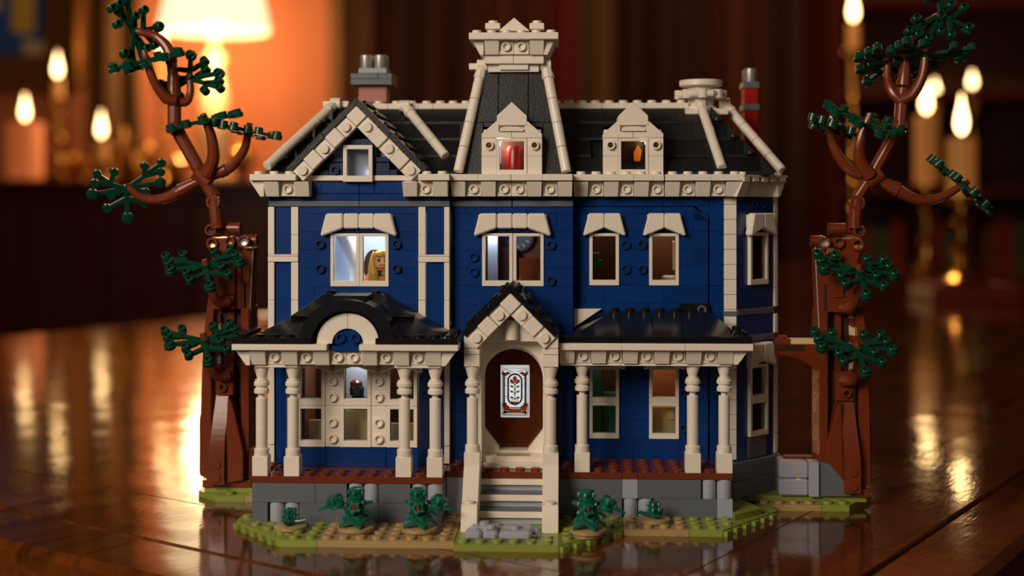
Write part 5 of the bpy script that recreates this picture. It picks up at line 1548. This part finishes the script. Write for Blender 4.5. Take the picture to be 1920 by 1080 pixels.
def trunk(t, Y, XF, m='brown'):
    """trunk pieces measured on the right tree at depth 5; XF maps their x to the tree's own side"""
    def poly(pxs, y0, y1, mm, nm, bev=0.03, z=None):
        pts = [(XF(q(px, py, 5)[0]), q(px, py, 5)[1]) for px, py in pxs]
        return part(nm, MB().prism(pts, Y+y0, Y+y1), mm, t, bev)
    poly([(1538, 584), (1554, 584), (1554, 905), (1545, 914), (1538, 860)], 0.3, 3, m, 'trunk_board')
    poly([(1543, 916), (1507, 916), (1507, 893), (1538, 858), (1546, 858)], 0.4, 2.2, m, 'trunk_foot')
    poly([(1554, 570), (1600, 570), (1600, 905), (1554, 905)], 1.1, 3, 'dark_brown', 'trunk_core')
    poly([(1570, 586), (1582, 586), (1582, 700), (1570, 700)], 0.75, 1.3, m, 'bark_slat')
    poly([(1555, 600), (1563, 600), (1563, 760), (1555, 760)], 0.9, 1.3, 'dark_brown', 'bark_slat')
    poly([(1598, 570), (1610, 570), (1612, 905), (1598, 905)], 0.9, 3, 'tan', 'inner_wood')
    for k in range(4):
        y = 598+k*32
        poly([(1597+k*0.5, y), (1609, y+2), (1609, y+16), (1597+k*0.5, y+14)], 0.6, 1.6, m, 'bark_tooth')
    poly([(1603, 560), (1616, 556), (1624, 622), (1629, 703), (1632, 791), (1634, 908), (1610, 921), (1612, 709), (1607, 600)], 0.1, 3, m, 'root_board')
    poly([(1634, 790), (1636.5, 800), (1637, 905), (1634, 908)], 0.4, 3, m, 'root_board')
    for k in range(4):
        x, z = q(1634, 815+27*k, 5)
        s = 1 if XF(1) > XF(0) else -1
        shape('sstud', lambda b: b.lathe([(0.31, 0), (0.31, 0.17), (0.28, 0.2)], 20), [m], 'stud', t, (XF(x), Y+1.2, z), (0, 90*s, 0))
        CACHE.pop(('sstud', (m,)), None) if False else None
    # big front root
    poly([(1567, 765), (1575, 752), (1579, 829), (1580, 921), (1545, 914), (1545, 858)], -0.35, 1.2, m, 'root_flank', 0.05)
    front = [(752+169*k/16, 0.25-0.95*math.sin(min(1, k/13)*math.pi/2)) for k in range(17)]
    b = MB(); n = len(front)
    for i in range(n-1):
        (ya, da), (yb, db) = front[i], front[i+1]
        def ed(y):
            k = (y-752)/(921-752)
            return XF(q(1574.5+5.0*min(1, k*2.2), y, 5)[0]), XF(q(1601.5+8.0*min(1, k*1.6), y, 5)[0]), q(1590, y, 5)[1]
        a0, a1, az0 = ed(ya); b0, b1, bz0 = ed(yb)
        vs_ = [(a0, Y+da, az0), (a1, Y+da, az0), (b1, Y+db, bz0), (b0, Y+db, bz0), (a0, Y+1.5, az0), (a1, Y+1.5, az0), (b1, Y+1.5, bz0), (b0, Y+1.5, bz0)]
        b.add(vs_, [(3, 2, 1, 0), (4, 5, 6, 7), (0, 1, 5, 4), (1, 2, 6, 5), (2, 3, 7, 6), (3, 0, 4, 7)])
    fr2 = part('front_root', b, m, t)
    bm2 = bmesh.new(); bm2.from_mesh(fr2.data); bmesh.ops.recalc_face_normals(bm2, faces=bm2.faces); bm2.to_mesh(fr2.data); bm2.free()
    for py in (884, 911):
        x, z = q(1595, py-2, 5)
        side_stud(XF(x), Y-0.6, z, m, fr2)
    poly([(1567, 697), (1600, 697), (1601, 752), (1567, 752)], 0.0, 1.6, m, 'socket_block')
    x, z = q(1587, 737, 5); ring(XF(x), Y, z, m, t, 'recess_shade')
    # upper trunk
    poly([(1553, 505), (1558, 482), (1568, 462), (1576, 448), (1606, 448), (1608, 586), (1553, 586)], 0.3, 2.6, m, 'upper_trunk')
    poly([(1534, 468), (1552, 468), (1556, 500), (1556, 590), (1538, 590)], 0.5, 2.4, m, 'side_plate')
    poly([(1564, 500), (1582, 500), (1582, 558), (1564, 558)], 0.05, 0.6, m, 'bark_plate')
    poly([(1565, 559), (1605, 559), (1605, 586), (1565, 586)], -0.05, 0.6, m, 'socket_block')
    poly([(1580, 448), (1610, 448), (1611, 476), (1605, 500), (1590, 540), (1580, 540)], -0.05, 0.4, m, 'bark_plate')
    poly([(1547, 532), (1553, 532), (1553, 584), (1547, 584)], 0.3, 0.6, 'dark_brown', 'grooved_plate')
    # shoulder beams and pins
    poly([(1545, 446), (1575, 449), (1575, 463), (1545, 466)], 0.1, 1.0, m, 'shoulder_beam')
    for (px, py, r, hole) in ((1545, 455, 0.42, 'silver'), (1572, 455, 0.36, 'brown'), (1607, 459, 0.42, 'gold_metal'), (1610, 433, 0.4, 'recess_shade')):
        x, z = q(px, py, 5)
        shape(('eye', r, 1.1, m, hole), lambda b: (b.lathe([(r*0.95, 0), (r, 0.05), (r, 1.05), (r*0.95, 1.1), (r*0.68, 1.1), (r*0.62, 0.95)], 18, closed=False), b.lathe([(r*0.64, 0.96), (0.001, 0.9)], 18, 1, closed=False)), [m, hole], 'pin_hole', t, (XF(x), Y+0.8, z), (90, 0, 0))
    for (p0, p1, py, r) in ((1523, 1545, 453, 0.4), (1556, 1588, 430, 0.4), (1590, 1606, 432, 0.32)):
        xa, z = q(p0, py, 5); xb, _ = q(p1, py, 5)
        part('round_pin', MB().tube([(XF(xa), Y+0.6, z), (XF(xa)*0.85+XF(xb)*0.15, Y+0.6, z), (XF(xb), Y+0.6, z)], [r*1.1, r, r], 14), m, t)
    part('rubber_band', MB().tube([(XF(q(1531, 462, 5)[0]), Y+0.5, q(1531, 462, 5)[1]), (XF(q(1542, 700, 5)[0]), Y+0.5, q(1541, 700, 5)[1])], 0.045, 6), 'silver', t)

YRt = 5.0
TR = thing('toy_tree', 'brown brick toy tree with dark green leaves right of the house', 'toy tree', (q(1600, 920, YRt)[0], YRt+1, 0))
trunk(TR, YRt, lambda x: x)
ground([(12.7, 4.0), (16.9, 4.0), (16.9, 9), (12.7, 9)], 'dark_tan', parent=TR, skip=[(0, 30, 4.95, 20)])
ground([(16.93, 4.0), (18.75, 4.0), (21.0, 7.5), (21.0, 9), (16.93, 9)], 'olive', parent=TR, skip=[(0, 20.0, 4.95, 20)])
part('grass_tile', MB().cbox(11.9, 15.9, 4.95, 9, 0.4, 0.8, 0.03), 'olive', TR)
part('grass_tile', MB().cbox(15.92, 20.1, 4.95, 9, 0.4, 0.8, 0.03), 'olive', TR)
part('tree_foot', MB().prism([(17.0, 5.0), (20.2, 4.6), (20.6, 6), (20.6, 8.6), (17.0, 8.6)], 0.8, 1.3, 'z'), 'brown', TR, 0.03)
stick(TR, (1603, 428), (1606, 372), 0.46, YRt); eye(TR, 1606, 380, YRt, 0.5, 'recess_shade', 0.9)
stick(TR, (1606, 372), (1634, 330), 0.44, YRt)
stick(TR, (1634, 330), (1686, 238), 0.46, YRt); eye(TR, 1688, 236, YRt, 0.42, 'recess_shade', 0.8)
stick(TR, (1688, 236), (1693, 165), 0.46, YRt)
part('hub', MB().tube([(q(1624, 345, 5)[0], YRt-0.1, q(1624, 345, 5)[1]), (q(1650, 325, 5)[0], YRt, q(1650, 325, 5)[1])], [0.55, 0.6], 14), 'brown', TR)
part('cone_joint', MB().tube([P3(1694, 160, YRt), P3(1697, 130, YRt), P3(1697, 126, YRt), P3(1698, 108, YRt)], [0.5, 0.42, 0.36, 0.36], 14), 'brown', TR)
part('cone_joint', MB().tube([P3(1648, 338, YRt), P3(1683, 356, YRt), P3(1684, 357, YRt), P3(1690, 361, YRt)], [0.32, 0.5, 0.4, 0.4], 14), 'brown', TR)
part('cone_joint', MB().tube([P3(1598, 315, YRt), P3(1616, 330, YRt)], [0.4, 0.34], 14), 'brown', TR)
horn(TR, [(1614, 328, 0), (1590, 315, 0.1), (1568, 285, 0.2), (1558, 250, 0.3), (1559, 225, 0.3)], 0.42, 0.24, YRt)
horn(TR, [(1632, 330, -0.4), (1612, 300, -0.6), (1613, 262, -0.8), (1628, 222, -0.9)], 0.5, 0.25, YRt)
horn(TR, [(1688, 360, 0), (1720, 374, 0), (1760, 372, 0), (1808, 345, -0.2)], 0.44, 0.22, YRt)
horn(TR, [(1690, 190, -0.2), (1672, 172, 0), (1664, 145, 0.4), (1664, 120, 0.6)], 0.36, 0.24, YRt)
horn(TR, [(1692, 186, -0.3), (1712, 175, -0.6), (1730, 140, -0.9), (1735, 92, -1.0)], 0.42, 0.25, YRt)
horn(TR, [(1699, 108, 0), (1704, 85, 0), (1722, 55, 0), (1752, 34, -0.3)], 0.42, 0.25, YRt)
spray(TR, 1561, 241, YRt+0.3, (16, 4, 80))
spray(TR, 1629, 229, YRt-0.8, (24, 14, 10))
spray(TR, 1808, 352, YRt-0.2, (6, 43, 0))
spray(TR, 1665, 124, YRt+0.7, (28, -12, 200))
spray(TR, 1735, 103, YRt-1.0, (22, -5, 185))
spray(TR, 1764, 28, YRt-0.3, spin(15, 68, 55))
spray(TR, 1611, 511, YRt-1.6, (42, 4, 0)); spray(TR, 1607, 655, YRt-1.6, (40, 2, 0))
horn(TR, [(1578, 577, -0.1), (1596, 575, -0.6), (1609, 548, -1.3), (1611, 505, -1.6)], 0.42, 0.24, YRt)
horn(TR, [(1578, 712, -0.1), (1598, 712, -0.6), (1608, 690, -1.3), (1607, 648, -1.6)], 0.42, 0.24, YRt)
# brown arch from the house to the tree, and the low truss
br = part('arch_bridge', MB().prism([(q(1452, 645, 6)[0], q(1452, 645, 6)[1]), (q(1540, 645, 6)[0], q(1540, 645, 6)[1]), (q(1540, 706, 6)[0], q(1540, 706, 6)[1])] + [q(px, py, 6) for px, py in ((1530, 694), (1515, 682), (1500, 674), (1480, 668), (1465, 666), (1452, 666))], 6, 7), 'brown', TR)
def bb(p0, p1, y0, y1, m, nm, Y=6.0, d=1.0, st=0):
    a, z1 = q(p0, y0, Y); b_, z0 = q(p1, y1, Y)
    return brick(a+0.01, b_-0.01, Y, Y+d, z0+0.01, z1, m, br, name=nm, studs=st)
bb(1452, 1509, 647, 658, 'dark_brown', 'dark_plate', Y=5.95)
bb(1454, 1483, 636, 647, 'brown', 'bridge_plate', st=1); bb(1483, 1538, 636, 647, 'tan', 'bridge_plate')
tz0 = qz(852, 6)
part('truss', MB().cbox(qx(1470, 6), qx(1526, 6), 6, 6.8, tz0-0.35, tz0, 0.04), 'brown', br)
part('truss_leg', MB().prism([(qx(1475, 6), tz0-0.3), (qx(1488, 6), tz0-1.3), (qx(1512, 6), tz0-1.3), (qx(1524, 6), tz0-0.3), (qx(1515, 6), tz0-0.35), (qx(1506, 6), tz0-1.0), (qx(1492, 6), tz0-1.0), (qx(1482, 6), tz0-0.35)], 6.1, 6.7), 'brown', br)
for px in (1491, 1509): ring(qx(px, 6), 6.1, tz0-0.5, 'brown', br, 'recess_shade')
bx2 = part('anchor_brick', MB().cbox(qx(1477, 5), qx(1510, 5), 4.9, 6, 0.8, qz(886, 5), 0.03), 'dark_grey', TR)
ring(qx(1496, 4.9), 4.9, qz(900, 4.9), 'tan', bx2, 'gold_metal')

YLt = 6.0
XL0, XR0 = qx(399, YLt), q(1607, 460, 5)[0]
TL = thing('toy_tree', 'brown brick toy tree with dark green leaves left of the house', 'toy tree', (qx(420, YLt), YLt+1, 0))
trunk(TL, YLt, lambda x: XL0-(x-XR0))
ground([(-23.9, 5.2), (-21.9, 5.2), (-21.9, 10), (-25.5, 10), (-25.5, 6.8)], 'olive', parent=TL, skip=[(-24.9, -10, 6.2, 20)])
ground([(-21.88, 5.2), (-20.2, 5.2), (-20.2, 10), (-21.88, 10)], 'dark_tan', parent=TL, skip=[(-30, 0, 5.9, 30)])
part('grass_tile', MB().cbox(-24.9, -20.4, 6.1, 10, 0.4, 0.8, 0.03), 'olive', TL)
part('tree_foot', MB().prism([(-21.6, 6.0), (-25.0, 5.9), (-25.3, 7.2), (-25.3, 9.8), (-21.6, 9.8)], 0.8, 1.3, 'z'), 'brown', TL, 0.03)
stick(TL, (408, 428), (402, 370), 0.46, YLt); eye(TL, 402, 379, YLt, 0.5, 'gold_metal', 0.9)
stick(TL, (402, 370), (384, 340), 0.44, YLt)
stick(TL, (380, 330), (330, 240), 0.46, YLt); eye(TL, 328, 243, YLt, 0.42, 'brown', 0.8)
stick(TL, (327, 240), (327, 170), 0.46, YLt)
part('hub', MB().tube([P3(392, 345, YLt), P3(370, 322, YLt)], [0.55, 0.6], 14), 'brown', TL)
part('cone_joint', MB().tube([P3(326, 172, YLt), P3(325, 142, YLt), P3(324, 138, YLt), P3(322, 118, YLt)], [0.5, 0.42, 0.36, 0.36], 14), 'brown', TL)
part('cone_joint', MB().tube([P3(372, 340, YLt), P3(338, 358, YLt), P3(336, 359, YLt), P3(328, 364, YLt)], [0.32, 0.5, 0.4, 0.4], 14), 'brown', TL)
part('cone_joint', MB().tube([P3(400, 328, YLt), P3(424, 318, YLt)], [0.34, 0.44], 14), 'brown', TL)
horn(TL, [(332, 362, 0), (300, 374, -0.1), (265, 370, -0.3), (243, 353, -0.5)], 0.42, 0.24, YLt)
horn(TL, [(388, 328, -0.4), (400, 295, -0.6), (396, 255, -0.8), (384, 222, -0.9)], 0.5, 0.25, YLt)
horn(TL, [(412, 325, 0), (436, 310, 0.1), (458, 280, 0.2), (467, 240, 0.3)], 0.4, 0.24, YLt)
horn(TL, [(328, 190, -0.3), (308, 180, -0.6), (288, 150, -0.9), (272, 104, -1.0)], 0.42, 0.25, YLt)
horn(TL, [(336, 192, 0), (350, 190, 0.2), (357, 172, 0.4), (356, 150, 0.5)], 0.34, 0.22, YLt)
horn(TL, [(322, 118, 0), (314, 90, 0), (292, 68, 0), (262, 60, -0.2)], 0.42, 0.25, YLt)
spray(TL, 237, 354, YLt-0.5, (78, 10, 205))
spray(TL, 383, 227, YLt-0.8, (4, -13, 5))
spray(TL, 466, 247, YLt+0.3, (8, 5, 80))
spray(TL, 275, 114, YLt-1.0, (14, -14, 5))
spray(TL, 356, 147, YLt+0.6, spin(-20, 62, 190))
spray(TL, 254, 60, YLt-0.2, spin(50, 78, 100))
spray(TL, 385, 500, YLt-1.6, (40, -7, 12)); spray(TL, 383, 640, YLt-1.6, (38, -6, 12))
horn(TL, [(428, 566, -0.1), (410, 566, -0.6), (396, 545, -1.3), (385, 496, -1.6)], 0.42, 0.24, YLt)
horn(TL, [(428, 705, -0.1), (408, 703, -0.6), (394, 683, -1.3), (382, 634, -1.6)], 0.42, 0.24, YLt)
